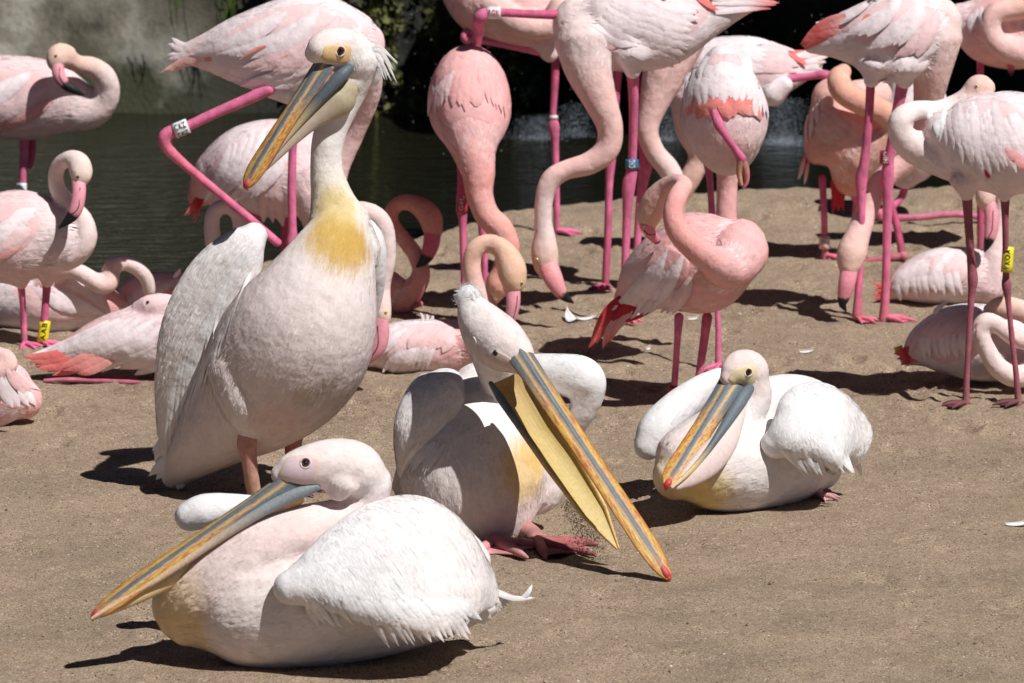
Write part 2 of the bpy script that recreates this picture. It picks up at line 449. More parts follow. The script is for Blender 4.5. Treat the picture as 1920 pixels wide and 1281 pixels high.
        if text:
            fr = arr(CAMP)-c; fr -= ax*fr.dot(ax); fr /= np.linalg.norm(fr); sd = np.cross(fr, ax)
            for (yo, sc) in rows:
                tx, tf = text_mesh(text)
                w = tx[:, 0].max()-tx[:, 0].min(); h = tx[:, 1].max()-tx[:, 1].min()
                X = (tx[:, 0]-(tx[:, 0].max()+tx[:, 0].min())/2)/w*L*0.8; Yv = (tx[:, 1]-(tx[:, 1].max()+tx[:, 1].min())/2)/h*R*0.85*sc
                an = Yv/R+yo; RR = R*1.09+0.0002
                VV = c+np.outer(X, ax)+np.outer(np.cos(an)*RR, fr)+np.outer(np.sin(an)*RR, sd)
                mk('lettering', VV, tf, M_BAND, o, np.repeat(np.array([tcol]), len(VV), 0), smooth=False)
        return o
    def fbill(s, pts, parent, black=0.62, pink=(0.72, 0.30, 0.36), k=0.75, mouth=None):
        """drop-bent flamingo bill along (px,py,r,d) points, black beyond the bend"""
        ctrl = [(p[0], p[1], p[3], p[2]) for p in pts]; n = 30
        V, Fc, C, FL = s.tube(ctrl, [pink], n, 14, k, True)
        P, rn, rb = s.path(ctrl, n, k)
        kd = np.argmin(np.linalg.norm(V[:, None, :]-P[None], axis=2), axis=1)/(n-1.0)
        wob = 0.05*(vnoise(V[:, 0]*150, V[:, 2]*150)-0.5)
        m = sstep(black-0.03, black+0.03, kd+wob)[:, None]
        C = (np.array(pink)*(0.9+0.25*(1-kd[:, None])))*(1-m)+np.array((0.012, 0.012, 0.014))*m
        o = mk('bill', V, Fc, M_BILL, parent, C)
        if mouth:
            bv = BVHTree.FromPolygons(V.tolist(), [tuple(f_) for f_ in Fc]); P = []
            for x, y, d in mouth:
                h = bv.ray_cast(CAMP, ray(x, y).normalized())
                if h[0] is not None: P.append(arr(h[0]))
            if len(P) > 1:
                P = catmull(np.array(P), 14); r = np.full(14, 1.1*mpp(P[0]))
                v, f, c, _ = loft(P, r, r, lerpcols([(0.10, 0.03, 0.04)], 14), 6); mk('mouth_line', v, f, M_BILL, o, c)
        return o

def ball(name, c, r, col, mat, parent, nu=14, nv=10, sc=(1,1,1)):
    V = []; Fc = []
    for i in range(nv+1):
        th = math.pi*i/nv
        for j in range(nu):
            ph = 2*math.pi*j/nu
            V.append((c[0]+r*sc[0]*math.sin(th)*math.cos(ph), c[1]+r*sc[1]*math.sin(th)*math.sin(ph), c[2]+r*sc[2]*math.cos(th)))
    for i in range(nv):
        for j in range(nu):
            k = (j+1) % nu; Fc.append((i*nu+j, (i+1)*nu+j, (i+1)*nu+k, i*nu+k))
    return mk(name, V, Fc, mat, parent, np.repeat(np.array([col], float), len(V), 0))

_txt = {}
def text_mesh(t):
    if t not in _txt:
        cu = bpy.data.curves.new('t', 'FONT'); cu.body = t; cu.offset = 0.015; cu.space_character = 1.15
        o = bpy.data.objects.new('t', cu); COL.objects.link(o)
        me = bpy.data.meshes.new_from_object(o.evaluated_get(bpy.context.evaluated_depsgraph_get()))
        v = np.array([x.co[:] for x in me.vertices]); f = [tuple(p.vertices) for p in me.polygons]
        bpy.data.objects.remove(o); bpy.data.curves.remove(cu); bpy.data.meshes.remove(me); _txt[t] = (v, f)
    return _txt[t]

def webfoot(parent, loc, heading, size, col, sp=0.62):
    """three webbed front toes and a small hind toe"""
    col = np.array(col, float); a0 = math.radians(heading); L = np.array(loc); parts = []
    def dirv(a): return np.array([math.cos(a), math.sin(a), 0])
    toes = [(-sp, 0.86), (0.0, 1.0), (sp, 0.84)]
    for da, ln in toes:
        d = dirv(a0+da); P = [L+np.array([0, 0, 0.014]), L+d*size*ln*0.35+[0, 0, 0.012], L+d*size*ln*0.7+[0, 0, 0.010], L+d*size*ln+[0, 0, 0.004]]
        Q = catmull(np.array(P), 9); r = np.interp(np.linspace(0, 1, 9), [0, 0.3, 0.5, 0.75, 1], [0.0085, 0.0065, 0.0072, 0.0055, 0.002])*size/0.085
        parts.append(loft(Q, r, r, lerpcols([col, col*0.85], 9), 8, True))
    d = dirv(a0+math.pi); Q = catmull(np.array([L+[0, 0, 0.012], L+d*size*0.2+[0, 0, 0.006]]), 4)
    parts.append(loft(Q, [0.006, 0.005, 0.004, 0.002], [0.006, 0.005, 0.004, 0.002], lerpcols([col], 4), 8, True))
    W = [L+[0, 0, 0.011]]; n = 13
    for i in range(n):
        t = i/(n-1)*2-1; da = sp*t
        ln = (0.80-0.16*math.sin(math.pi*abs(t)))*(1-0.14*abs(t)); W.append(L+dirv(a0+da)*size*ln+[0, 0, 0.006])
    W = np.array(W); W2 = W-[0, 0, 0.004]
    Fw = [(0, i+1, i+2) for i in range(n-1)]+[(n+1, n+1+i+2, n+1+i+1) for i in range(n-1)]+[(i+1, n+1+i+1, n+1+i+2, i+2) for i in range(n-1)]
    parts.append((np.vstack([W, W2]), Fw, np.repeat(col[None]*0.92, 2*(n+1), 0), np.zeros((2*(n+1), 4))))
    V, Fc, C, _ = merge(parts)
    o = mk('foot', V, Fc, M_SKIN, parent, C)
    return o
# ------------------------------------------------------------------ setting: sand, pond, wall, rock
WATER_Z = -0.06
SHORE = [ground(x, y) for x, y in ((-500, 600), (-60, 575), (150, 560), (330, 520), (560, 485), (740, 452), (950, 406), (1150, 388), (1400, 376), (1920, 366), (2600, 350))]
SHX = np.array([p.x for p in SHORE]); SHY = np.array([p.y for p in SHORE])
HOLES = []
_r = random.Random(3)
for _ in range(900):
    x = _r.uniform(-2.2, 2.4); y = _r.uniform(12.8, 21.0); HOLES.append((x, y, _r.uniform(0.018, 0.05), _r.uniform(0.004, 0.012)*(1.7 if y > 16.3 else 0.7)))
def height(x, y):
    x = np.asarray(x, float); y = np.asarray(y, float)
    sh = np.interp(x, SHX, SHY)+0.10*(fbm(x*2.3, y*0.7, 5, 3)-0.5)
    z = 0.022*(fbm(x*2.2, y*2.2, 1, 3)-0.47)+0.020*(fbm(x*11, y*11, 9, 3)-0.47)*(0.4+sstep(15.5, 17.0, y))
    z = z+0.0065*(fbm(x*45, y*45, 21, 2)-0.37)*(0.6+0.6*sstep(15.0, 16.5, y))
    bank = 0.05*sstep(0.7, 0.15, sh-y)*sstep(-0.4, 0.6, x)
    z = z+bank
    z = z-0.42*sstep(-0.05, 0.55, y-sh)-0.6*sstep(0.3, 3.0, y-sh)
    return z
def sand_mesh():
    fx = np.concatenate([[-80, -40, -20, -10, -6, -4, -3], np.arange(-2.4, 2.6, 0.0125), [3, 4, 6, 10, 20, 40, 80]])
    fy = np.concatenate([[-30, -10, 0, 5, 8, 10, 11.5, 12.3], np.arange(12.7, 16.0, 0.0135), np.arange(16.0, 21.6, 0.02), [22, 22.5, 23, 24, 26, 30, 40, 60, 120, 300]])
    X, Y = np.meshgrid(fx, fy); Z = height(X, Y)
    for (hx, hy, hr, hd) in HOLES:
        i0, i1 = np.searchsorted(fx, [hx-3*hr, hx+3*hr]); j0, j1 = np.searchsorted(fy, [hy-3*hr, hy+3*hr])
        d = np.hypot(X[j0:j1, i0:i1]-hx, (Y[j0:j1, i0:i1]-hy)*0.8)/hr
        Z[j0:j1, i0:i1] += hd*(-np.exp(-d*d)*1.2+0.7*np.exp(-((d-1.35)/0.4)**2))
    ny, nx = X.shape; V = np.stack([X, Y, Z], 2).reshape(-1, 3)
    idx = np.arange(nx*ny).reshape(ny, nx); Q = np.stack([idx[:-1, :-1], idx[:-1, 1:], idx[1:, 1:], idx[1:, :-1]], 2).reshape(-1, 4)
    me = bpy.data.meshes.new('sand_ground'); me.vertices.add(len(V)); me.vertices.foreach_set('co', V.astype(np.float32).ravel())
    me.loops.add(Q.size); me.loops.foreach_set('vertex_index', Q.astype(np.int32).ravel())
    me.polygons.add(len(Q)); me.polygons.foreach_set('loop_start', np.arange(0, Q.size, 4, dtype=np.int32)); me.update(calc_edges=True)
    me.polygons.foreach_set('use_smooth', [True]*len(Q))
    return me
def ground_z(x, y): return float(height(np.array([x]), np.array([y]))[0])

m, t, b = newmat('sand')
tc = N(t, 'ShaderNodeTexCoord')
g1 = N(t, 'ShaderNodeTexNoise', Scale=230.0, Detail=3.0, Roughness=0.75); g2 = N(t, 'ShaderNodeTexNoise', Scale=3.2, Detail=6.0, Roughness=0.62)
g3 = N(t, 'ShaderNodeTexVoronoi', Scale=190.0); g4 = N(t, 'ShaderNodeTexNoise', Scale=28.0, Detail=4.0)
for g in (g1, g2, g3, g4): t.links.new(tc.outputs['Object'], g.inputs['Vector'])
r1 = N(t, 'ShaderNodeValToRGB'); e = r1.color_ramp.elements
e[0].position = 0.32; e[0].color = (0.075, 0.054, 0.036, 1); e[1].position = 0.72; e[1].color = (0.68, 0.53, 0.38, 1)
x = e.new(0.44); x.color = (0.28, 0.205, 0.143, 1); x = e.new(0.58); x.color = (0.395, 0.300, 0.212, 1)
t.links.new(g1.outputs[0], r1.inputs[0])
r2 = N(t, 'ShaderNodeMapRange'); r2.inputs[1].default_value = 0.3; r2.inputs[2].default_value = 0.7; r2.inputs[3].default_value = 1.08; r2.inputs[4].default_value = 1.55
t.links.new(g2.outputs[0], r2.inputs[0])
r4 = N(t, 'ShaderNodeMapRange'); r4.inputs[1].default_value = 0.3; r4.inputs[2].default_value = 0.7; r4.inputs[3].default_value = 0.90; r4.inputs[4].default_value = 1.08
t.links.new(g4.outputs[0], r4.inputs[0])
mu = N(t, 'ShaderNodeMath', operation='MULTIPLY'); t.links.new(r2.outputs[0], mu.inputs[0]); t.links.new(r4.outputs[0], mu.inputs[1])
sc_ = N(t, 'ShaderNodeVectorMath', operation='SCALE'); t.links.new(r1.outputs[0], sc_.inputs[0]); t.links.new(mu.outputs[0], sc_.inputs['Scale'])
# single coloured grains
gr = N(t, 'ShaderNodeTexVoronoi', Scale=260.0); t.links.new(tc.outputs['Object'], gr.inputs['Vector'])
sep = N(t, 'ShaderNodeSeparateColor'); t.links.new(gr.outputs['Color'], sep.inputs[0])
gt = N(t, 'ShaderNodeMath', operation='GREATER_THAN'); gt.inputs[1].default_value = 0.945; t.links.new(sep.outputs[0], gt.inputs[0])
rg = N(t, 'ShaderNodeValToRGB'); rg.color_ramp.interpolation = 'CONSTANT'; e = rg.color_ramp.elements
e[0].color = (0.05, 0.03, 0.022, 1); e[1].position = 0.5; e[1].color = (0.78, 0.72, 0.62, 1); x = e.new(0.3); x.color = (0.22, 0.08, 0.035, 1); x = e.new(0.78); x.color = (0.12, 0.10, 0.09, 1)
t.links.new(sep.outputs[1], rg.inputs[0])
mx = N(t, 'ShaderNodeMix', data_type='RGBA'); t.links.new(gt.outputs[0], mx.inputs[0]); t.links.new(sc_.outputs[0], mx.inputs[6]); t.links.new(rg.outputs[0], mx.inputs[7])
# wet and dark below the water line
ge = N(t, 'ShaderNodeNewGeometry'); sx = N(t, 'ShaderNodeSeparateXYZ'); t.links.new(ge.outputs['Position'], sx.inputs[0])
wr = N(t, 'ShaderNodeMapRange'); wr.inputs[1].default_value = -0.075; wr.inputs[2].default_value = -0.02; wr.inputs[3].default_value = 0.35; wr.inputs[4].default_value = 1.0
t.links.new(sx.outputs[2], wr.inputs[0])
s3 = N(t, 'ShaderNodeVectorMath', operation='SCALE'); t.links.new(mx.outputs[2], s3.inputs[0]); t.links.new(wr.outputs[0], s3.inputs['Scale'])
t.links.new(s3.outputs[0], b.inputs['Base Color'])
ad = N(t, 'ShaderNodeMath', operation='MULTIPLY_ADD'); ad.inputs[1].default_value = 1.4
t.links.new(g1.outputs[0], ad.inputs[0]); t.links.new(g4.outputs[0], ad.inputs[2])
bp = N(t, 'ShaderNodeBump', Strength=1.0, Distance=0.006); t.links.new(ad.outputs[0], bp.inputs['Height']); t.links.new(bp.outputs[0], b.inputs['Normal'])
b.inputs['Roughness'].default_value = 0.9; b.inputs['Specular IOR Level'].default_value = 0.2
M_SAND = m
me = sand_mesh(); me.materials.append(M_SAND)
o = bpy.data.objects.new('ground', me); COL.objects.link(o); o['kind'] = 'structure'

# loose grains and crumbs of sand on top
def crumbs(name, pts, rad, mat, col, seed=0, kind='stuff', parent=None):
    rng = np.random.default_rng(seed); n = len(pts)
    base = np.array([(1,0,0), (-1,0,0), (0,1,0), (0,-1,0), (0,0,1), (0,0,-1)], float)
    fc = np.array([(0,2,4), (2,1,4), (1,3,4), (3,0,4), (2,0,5), (1,2,5), (3,1,5), (0,3,5)])
    V = pts[:, None, :]+base[None]*(rad[:, None, None]*(0.6+0.8*rng.random((n, 6, 1))))
    Fc = (fc[None]+np.arange(n)[:, None, None]*6).reshape(-1, 3)
    C = np.repeat(col, 6, 0)
    return mk(name, V.reshape(-1, 3), Fc, mat, parent, C, smooth=False, kind=kind)
M_GRAIN = attr_mat('grain', 0.9, 0.2, 300, 0.2, 0.3, 0.001, 500)
n = 5200
px_ = RNG.uniform(-1.7, 1.8, n); py_ = 13.2+7.3*RNG.random(n)**1.2
pz_ = height(px_, py_); rr = RNG.exponential(0.0009, n)+0.0009; rr = np.minimum(rr, 0.0045)
ok = pz_ > -0.03
cc = np.array([0.30, 0.215, 0.14])[None]*RNG.uniform(0.35, 1.5, (n, 1)); wh = RNG.random(n) < 0.03; cc[wh] = (0.75, 0.7, 0.62)
P3 = np.stack([px_, py_, pz_+rr*0.3], 1)
crumbs('sand_crumbs', P3[ok], rr[ok], M_GRAIN, cc[ok], 5)

# water
m, t, b = newmat('pond_water')
tc = N(t, 'ShaderNodeTexCoord'); mp = N(t, 'ShaderNodeMapping'); mp.inputs['Scale'].default_value = (3.0, 7.5, 1); t.links.new(tc.outputs['Object'], mp.inputs[0])
w1 = N(t, 'ShaderNodeTexNoise', Scale=1.9, Detail=4.0, Roughness=0.55, Distortion=0.6); t.links.new(mp.outputs[0], w1.inputs['Vector'])
bp = N(t, 'ShaderNodeBump', Strength=0.55, Distance=0.06); t.links.new(w1.outputs[0], bp.inputs['Height']); t.links.new(bp.outputs[0], b.inputs['Normal'])
b.inputs['Base Color'].default_value = (0.010, 0.010, 0.006, 1); b.inputs['Roughness'].default_value = 0.06; b.inputs['IOR'].default_value = 1.33
M_WATER = m
V = []; fx = np.linspace(-12, 12, 49); fy = np.linspace(16.5, 27.5, 45); X, Y = np.meshgrid(fx, fy)
V = np.stack([X, Y, np.full_like(X, WATER_Z)], 2).reshape(-1, 3); idx = np.arange(X.size).reshape(X.shape)
Q = np.stack([idx[:-1, :-1], idx[:-1, 1:], idx[1:, 1:], idx[1:, :-1]], 2).reshape(-1, 4)
o = mk('water', V, Q, M_WATER); o['kind'] = 'structure'

# stone wall and rock grotto behind the pond
def rock_mat(name, cols, moss, scale, streak, stain_shade=None):
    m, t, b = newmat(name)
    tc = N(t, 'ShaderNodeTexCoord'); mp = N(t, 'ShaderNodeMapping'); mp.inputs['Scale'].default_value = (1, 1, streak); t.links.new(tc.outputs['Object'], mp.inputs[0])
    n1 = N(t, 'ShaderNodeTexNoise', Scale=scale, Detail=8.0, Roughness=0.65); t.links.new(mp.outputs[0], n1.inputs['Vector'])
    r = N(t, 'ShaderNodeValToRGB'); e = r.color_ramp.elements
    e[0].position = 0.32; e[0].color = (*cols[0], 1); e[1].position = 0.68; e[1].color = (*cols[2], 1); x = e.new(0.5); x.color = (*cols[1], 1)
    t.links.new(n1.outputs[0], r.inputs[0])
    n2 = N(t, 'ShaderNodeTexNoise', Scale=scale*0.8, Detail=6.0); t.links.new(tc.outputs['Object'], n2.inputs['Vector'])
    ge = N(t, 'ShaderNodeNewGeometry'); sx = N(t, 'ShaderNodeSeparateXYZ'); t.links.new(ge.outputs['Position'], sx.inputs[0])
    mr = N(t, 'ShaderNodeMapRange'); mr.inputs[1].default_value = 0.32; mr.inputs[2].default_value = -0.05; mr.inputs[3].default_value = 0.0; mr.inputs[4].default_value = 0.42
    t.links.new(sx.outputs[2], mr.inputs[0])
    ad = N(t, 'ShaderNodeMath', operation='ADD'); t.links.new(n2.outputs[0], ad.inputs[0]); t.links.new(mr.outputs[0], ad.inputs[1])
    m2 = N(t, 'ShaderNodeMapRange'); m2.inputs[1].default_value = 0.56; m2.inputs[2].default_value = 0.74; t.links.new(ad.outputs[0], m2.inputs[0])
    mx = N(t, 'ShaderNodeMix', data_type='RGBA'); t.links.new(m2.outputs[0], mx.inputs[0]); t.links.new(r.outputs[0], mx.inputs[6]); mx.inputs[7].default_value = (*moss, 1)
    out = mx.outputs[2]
    if stain_shade:                                            # stains and overhang shade painted dark into the wall's waterfall end
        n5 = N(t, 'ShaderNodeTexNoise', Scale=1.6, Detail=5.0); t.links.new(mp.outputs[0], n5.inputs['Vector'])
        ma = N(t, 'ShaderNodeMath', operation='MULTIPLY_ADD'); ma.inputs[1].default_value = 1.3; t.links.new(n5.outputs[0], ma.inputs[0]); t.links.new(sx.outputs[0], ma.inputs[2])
        m5 = N(t, 'ShaderNodeMapRange'); m5.inputs[1].default_value = stain_shade[0]; m5.inputs[2].default_value = stain_shade[1]; t.links.new(ma.outputs[0], m5.inputs[0])
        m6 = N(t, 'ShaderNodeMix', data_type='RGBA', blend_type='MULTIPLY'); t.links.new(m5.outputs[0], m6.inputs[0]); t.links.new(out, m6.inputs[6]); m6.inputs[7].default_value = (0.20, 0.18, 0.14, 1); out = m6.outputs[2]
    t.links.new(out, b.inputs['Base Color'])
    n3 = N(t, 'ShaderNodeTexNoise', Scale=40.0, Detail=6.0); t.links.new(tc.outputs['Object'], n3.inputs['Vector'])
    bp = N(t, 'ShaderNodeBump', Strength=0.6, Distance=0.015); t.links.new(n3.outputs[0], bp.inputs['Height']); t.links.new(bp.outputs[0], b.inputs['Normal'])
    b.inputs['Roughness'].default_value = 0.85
    return m
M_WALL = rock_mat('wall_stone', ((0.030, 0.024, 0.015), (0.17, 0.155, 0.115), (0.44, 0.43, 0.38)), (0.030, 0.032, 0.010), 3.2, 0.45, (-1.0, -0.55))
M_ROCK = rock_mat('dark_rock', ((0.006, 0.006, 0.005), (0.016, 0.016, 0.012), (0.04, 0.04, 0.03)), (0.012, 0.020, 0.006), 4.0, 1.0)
def slab(name, x0, x1, z0, z1, yf, depth, amp, seed, mat, nx=120, nz=40, fn=None):
    """block whose front face is hewn rough"""
    xs = np.linspace(x0, x1, nx); zs = np.linspace(z0, z1, nz); X, Z = np.meshgrid(xs, zs)
    Yf = yf+amp*(fbm(X*2.1, Z*2.1, seed, 5)-0.5)*2
    if fn is not None: Yf = Yf+fn(X, Z)
    F_ = np.stack([X, Yf, Z], 2).reshape(-1, 3); B_ = np.stack([X, np.full_like(X, yf+depth), Z], 2).reshape(-1, 3)
    idx = np.arange(nx*nz).reshape(nz, nx); Q = [tuple(q) for q in np.stack([idx[:-1, :-1], idx[:-1, 1:], idx[1:, 1:], idx[1:, :-1]], 2).reshape(-1, 4)]
    o = nx*nz; Q += [(d+o, c+o, b_+o, a+o) for a, b_, c, d in Q]
    rim = list(idx[0, :])+list(idx[1:, -1])+list(idx[-1, -2::-1])+list(idx[-2:0:-1, 0])
    for i in range(len(rim)):
        a, c = rim[i], rim[(i+1) % len(rim)]; Q.append((c, a, a+o, c+o))
    return mk(name, np.vstack([F_, B_]), Q, mat)
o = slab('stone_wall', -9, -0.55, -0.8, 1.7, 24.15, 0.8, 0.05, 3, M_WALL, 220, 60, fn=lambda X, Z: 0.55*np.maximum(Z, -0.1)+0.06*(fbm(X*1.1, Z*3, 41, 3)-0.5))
tag(o, 'weathered grey stone wall with mossy foot rising from the pond', 'wall')
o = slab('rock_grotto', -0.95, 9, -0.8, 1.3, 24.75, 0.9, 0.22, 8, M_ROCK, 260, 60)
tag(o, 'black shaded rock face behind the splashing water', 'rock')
# unseen overhanging ledge, added to keep the rock face in shade
def ledge():
    xs = np.linspace(0.15, 9, 160); ys = np.linspace(23.0, 26.0, 40); X, Y = np.meshgrid(xs, ys)
    edge = np.clip((Y-23.0)/0.5, 0, 1)
    Yw = Y+(1-edge)*0.18*(fbm(X*1.7, X*0+2, 4, 3)-0.5)*2
    top = 1.35+0.25*(fbm(X*1.2, Y*1.2, 12, 4)-0.5)-0.25*(1-np.sqrt(edge)); bot = 0.86+0.10*(fbm(X*2.5, Y*2.5, 31, 3)-0.5)+0.1*(1-edge)
    A = np.stack([X, Yw, top], 2).reshape(-1, 3); B = np.stack([X, Yw, bot], 2).reshape(-1, 3)
    ny, nx = X.shape; idx = np.arange(nx*ny).reshape(ny, nx); Q = [tuple(q) for q in np.stack([idx[:-1, :-1], idx[:-1, 1:], idx[1:, 1:], idx[1:, :-1]], 2).reshape(-1, 4)]
    o = nx*ny; Q2 = Q+[(d+o, c+o, b_+o, a+o) for a, b_, c, d in Q]
    rim = list(idx[0, :])+list(idx[1:, -1])+list(idx[-1, -2::-1])+list(idx[-2:0:-1, 0])
    for i in range(len(rim)):
        a, c = rim[i], rim[(i+1) % len(rim)]; Q2.append((c, a, a+o, c+o))
    return mk('shade_ledge', np.vstack([A, B]), Q2, M_ROCK)
tag(ledge(), 'unseen broad rock ledge added over the pond to shade the rock face', 'rock')

# moss and hanging weeds
M_LEAF = attr_mat('moss_leaf', 0.6, 0.3, 60, 0.2, 0.2, 0.001, 200)
def leaves(name, pts, size, cols, seed, flat=0.5):
    rng = np.random.default_rng(seed); n = len(pts)
    d = rng.normal(size=(n, 3)); d[:, 2] -= 0.8; d[:, 1] -= flat; d /= np.linalg.norm(d, axis=1)[:, None]
    s_ = np.cross(d, rng.normal(size=(n, 3))); s_ /= np.linalg.norm(s_, axis=1)[:, None]
    L = size*(0.5+rng.random(n))[:, None]
    V = np.stack([pts, pts+d*L*0.5+s_*L*0.28, pts+d*L, pts+d*L*0.5-s_*L*0.28], 1).reshape(-1, 3)
    return mk(name, V, np.arange(4*n).reshape(-1, 4), M_LEAF, None, np.repeat(cols, 4, 0), kind='stuff')
n = 18000; X = RNG.normal(-0.52, 0.24, n); Z = RNG.uniform(-0.05, 1.0, n)
keep = (X > -0.86-0.12*fbm(Z*6, Z*0, 8)) & (fbm(X*9, Z*5, 77, 3) > 0.36+0.22*np.abs(X+0.5)); X = X[keep]; Z = Z[keep]
Yv = 24.12-0.10*RNG.random(len(X))-0.05*fbm(X*4, Z*4, 3)
cl = np.array([[0.095, 0.098, 0.026]])*RNG.uniform(0.3, 1.5, (len(X), 1))+RNG.uniform(0, 0.012, (len(X), 3))
o = leaves('moss', np.stack([X, Yv, Z], 1), 0.035, cl, 4); tag(o, 'olive green moss and weeds hanging on the wet rock', 'moss')
n = 6000; X = RNG.uniform(-0.45, 1.2, n); Z = RNG.uniform(-0.03, 0.75, n); keep = fbm(X*6, Z*6, 51, 3) > 0.50; X = X[keep]; Z = Z[keep]
cl = np.array([[0.035, 0.050, 0.016]])*RNG.uniform(0.3, 1.4, (len(X), 1))
o = leaves('fern_growth', np.stack([X, 24.45-0.15*RNG.random(len(X)), Z], 1), 0.045, cl, 9); tag(o, 'dark green growth clinging to the shaded rock face', 'moss')
for k, (gx, gy, cnt) in enumerate(((418, 20, 16), (330, 30, 7))):
    p = at(gx, gy, 24.05); V = []; Fq = []; C = []; rg_ = random.Random(k+2)
    for i in range(cnt):
        bx = p.x+rg_.uniform(-0.05, 0.05); bz = p.z+rg_.uniform(0.05, 0.2); ln = rg_.uniform(0.12, 0.32); sw = rg_.uniform(-0.06, 0.06); w_ = rg_.uniform(0.003, 0.006)
        for j in range(6):
            u = j/5; V += [(bx+sw*u*u-w_*(1-u), p.y-0.06*u, bz-ln*u), (bx+sw*u*u+w_*(1-u)+0.0004, p.y-0.06*u-0.003, bz-ln*u)]; C += [np.array((0.07, 0.12, 0.015))*rg_.uniform(0.7, 1.2)]*2
            if j: a = len(V)-4; Fq.append((a, a+1, a+3, a+2))
    o = mk('grass_tuft', V, Fq, M_LEAF, None, np.array(C)); tag(o, ('thick tuft of green grass hanging down the stone wall', 'few thin grass blades trailing on the stone wall')[k], 'grass')

# falling and splashing water
m, t, b = newmat('water_drop'); b.inputs['Base Color'].default_value = (0.55, 0.62, 0.70, 1); b.inputs['Roughness'].default_value = 0.15
nz_ = N(t, 'ShaderNodeTexNoise', Scale=20.0); rr_ = N(t, 'ShaderNodeMapRange'); rr_.inputs[3].default_value = 0.1; rr_.inputs[4].default_value = 0.3
t.links.new(nz_.outputs[0], rr_.inputs[0]); t.links.new(rr_.outputs[0], b.inputs['Roughness']); M_DROP = m
pts = []; rad = []
def splash(cx, y0, sxp, top, n, Y, rmin, rmax):
    for _ in range(n):
        u = RNG.random()**1.7; px = cx+RNG.normal(0, sxp); p = at(px, y0-u*top+RNG.normal(0, 3), Y+RNG.normal(0, 0.08))
        if p.z < WATER_Z: p.z = WATER_Z+0.002
        pts.append(p[:]); rad.append(RNG.uniform(rmin, rmax))
splash(1010, 262, 24, 45, 2200, 23.2, 0.0004, 0.0012)
splash(1080, 255, 18, 60, 1500, 23.2, 0.0004, 0.0012)
splash(1250, 265, 16, 75, 2000, 23.2, 0.0004, 0.0012)
splash(1468, 278, 24, 95, 4500, 23.2, 0.0004, 0.0013)
splash(930, 258, 50, 20, 150, 23.2, 0.0004, 0.0012)
o = crumbs('splash_spray', np.array(pts), np.array(rad), M_DROP, np.ones((len(pts), 3))*0.8, 3); tag(o, 'white spray of splashing water on the dark pond', 'spray')
pts = []; rad = []
for _ in range(150):
    px = RNG.uniform(700, 1560); p = at(px, RNG.uniform(0, 300), 22.75+RNG.normal(0, 0.10)); pts.append(p[:]); rad.append(RNG.uniform(0.0008, 0.0026))
o = crumbs('falling_drops', np.array(pts), np.array(rad), M_DROP, np.ones((len(pts), 3))*0.8, 6); tag(o, 'sparkling drops falling in front of the dark rock', 'spray')
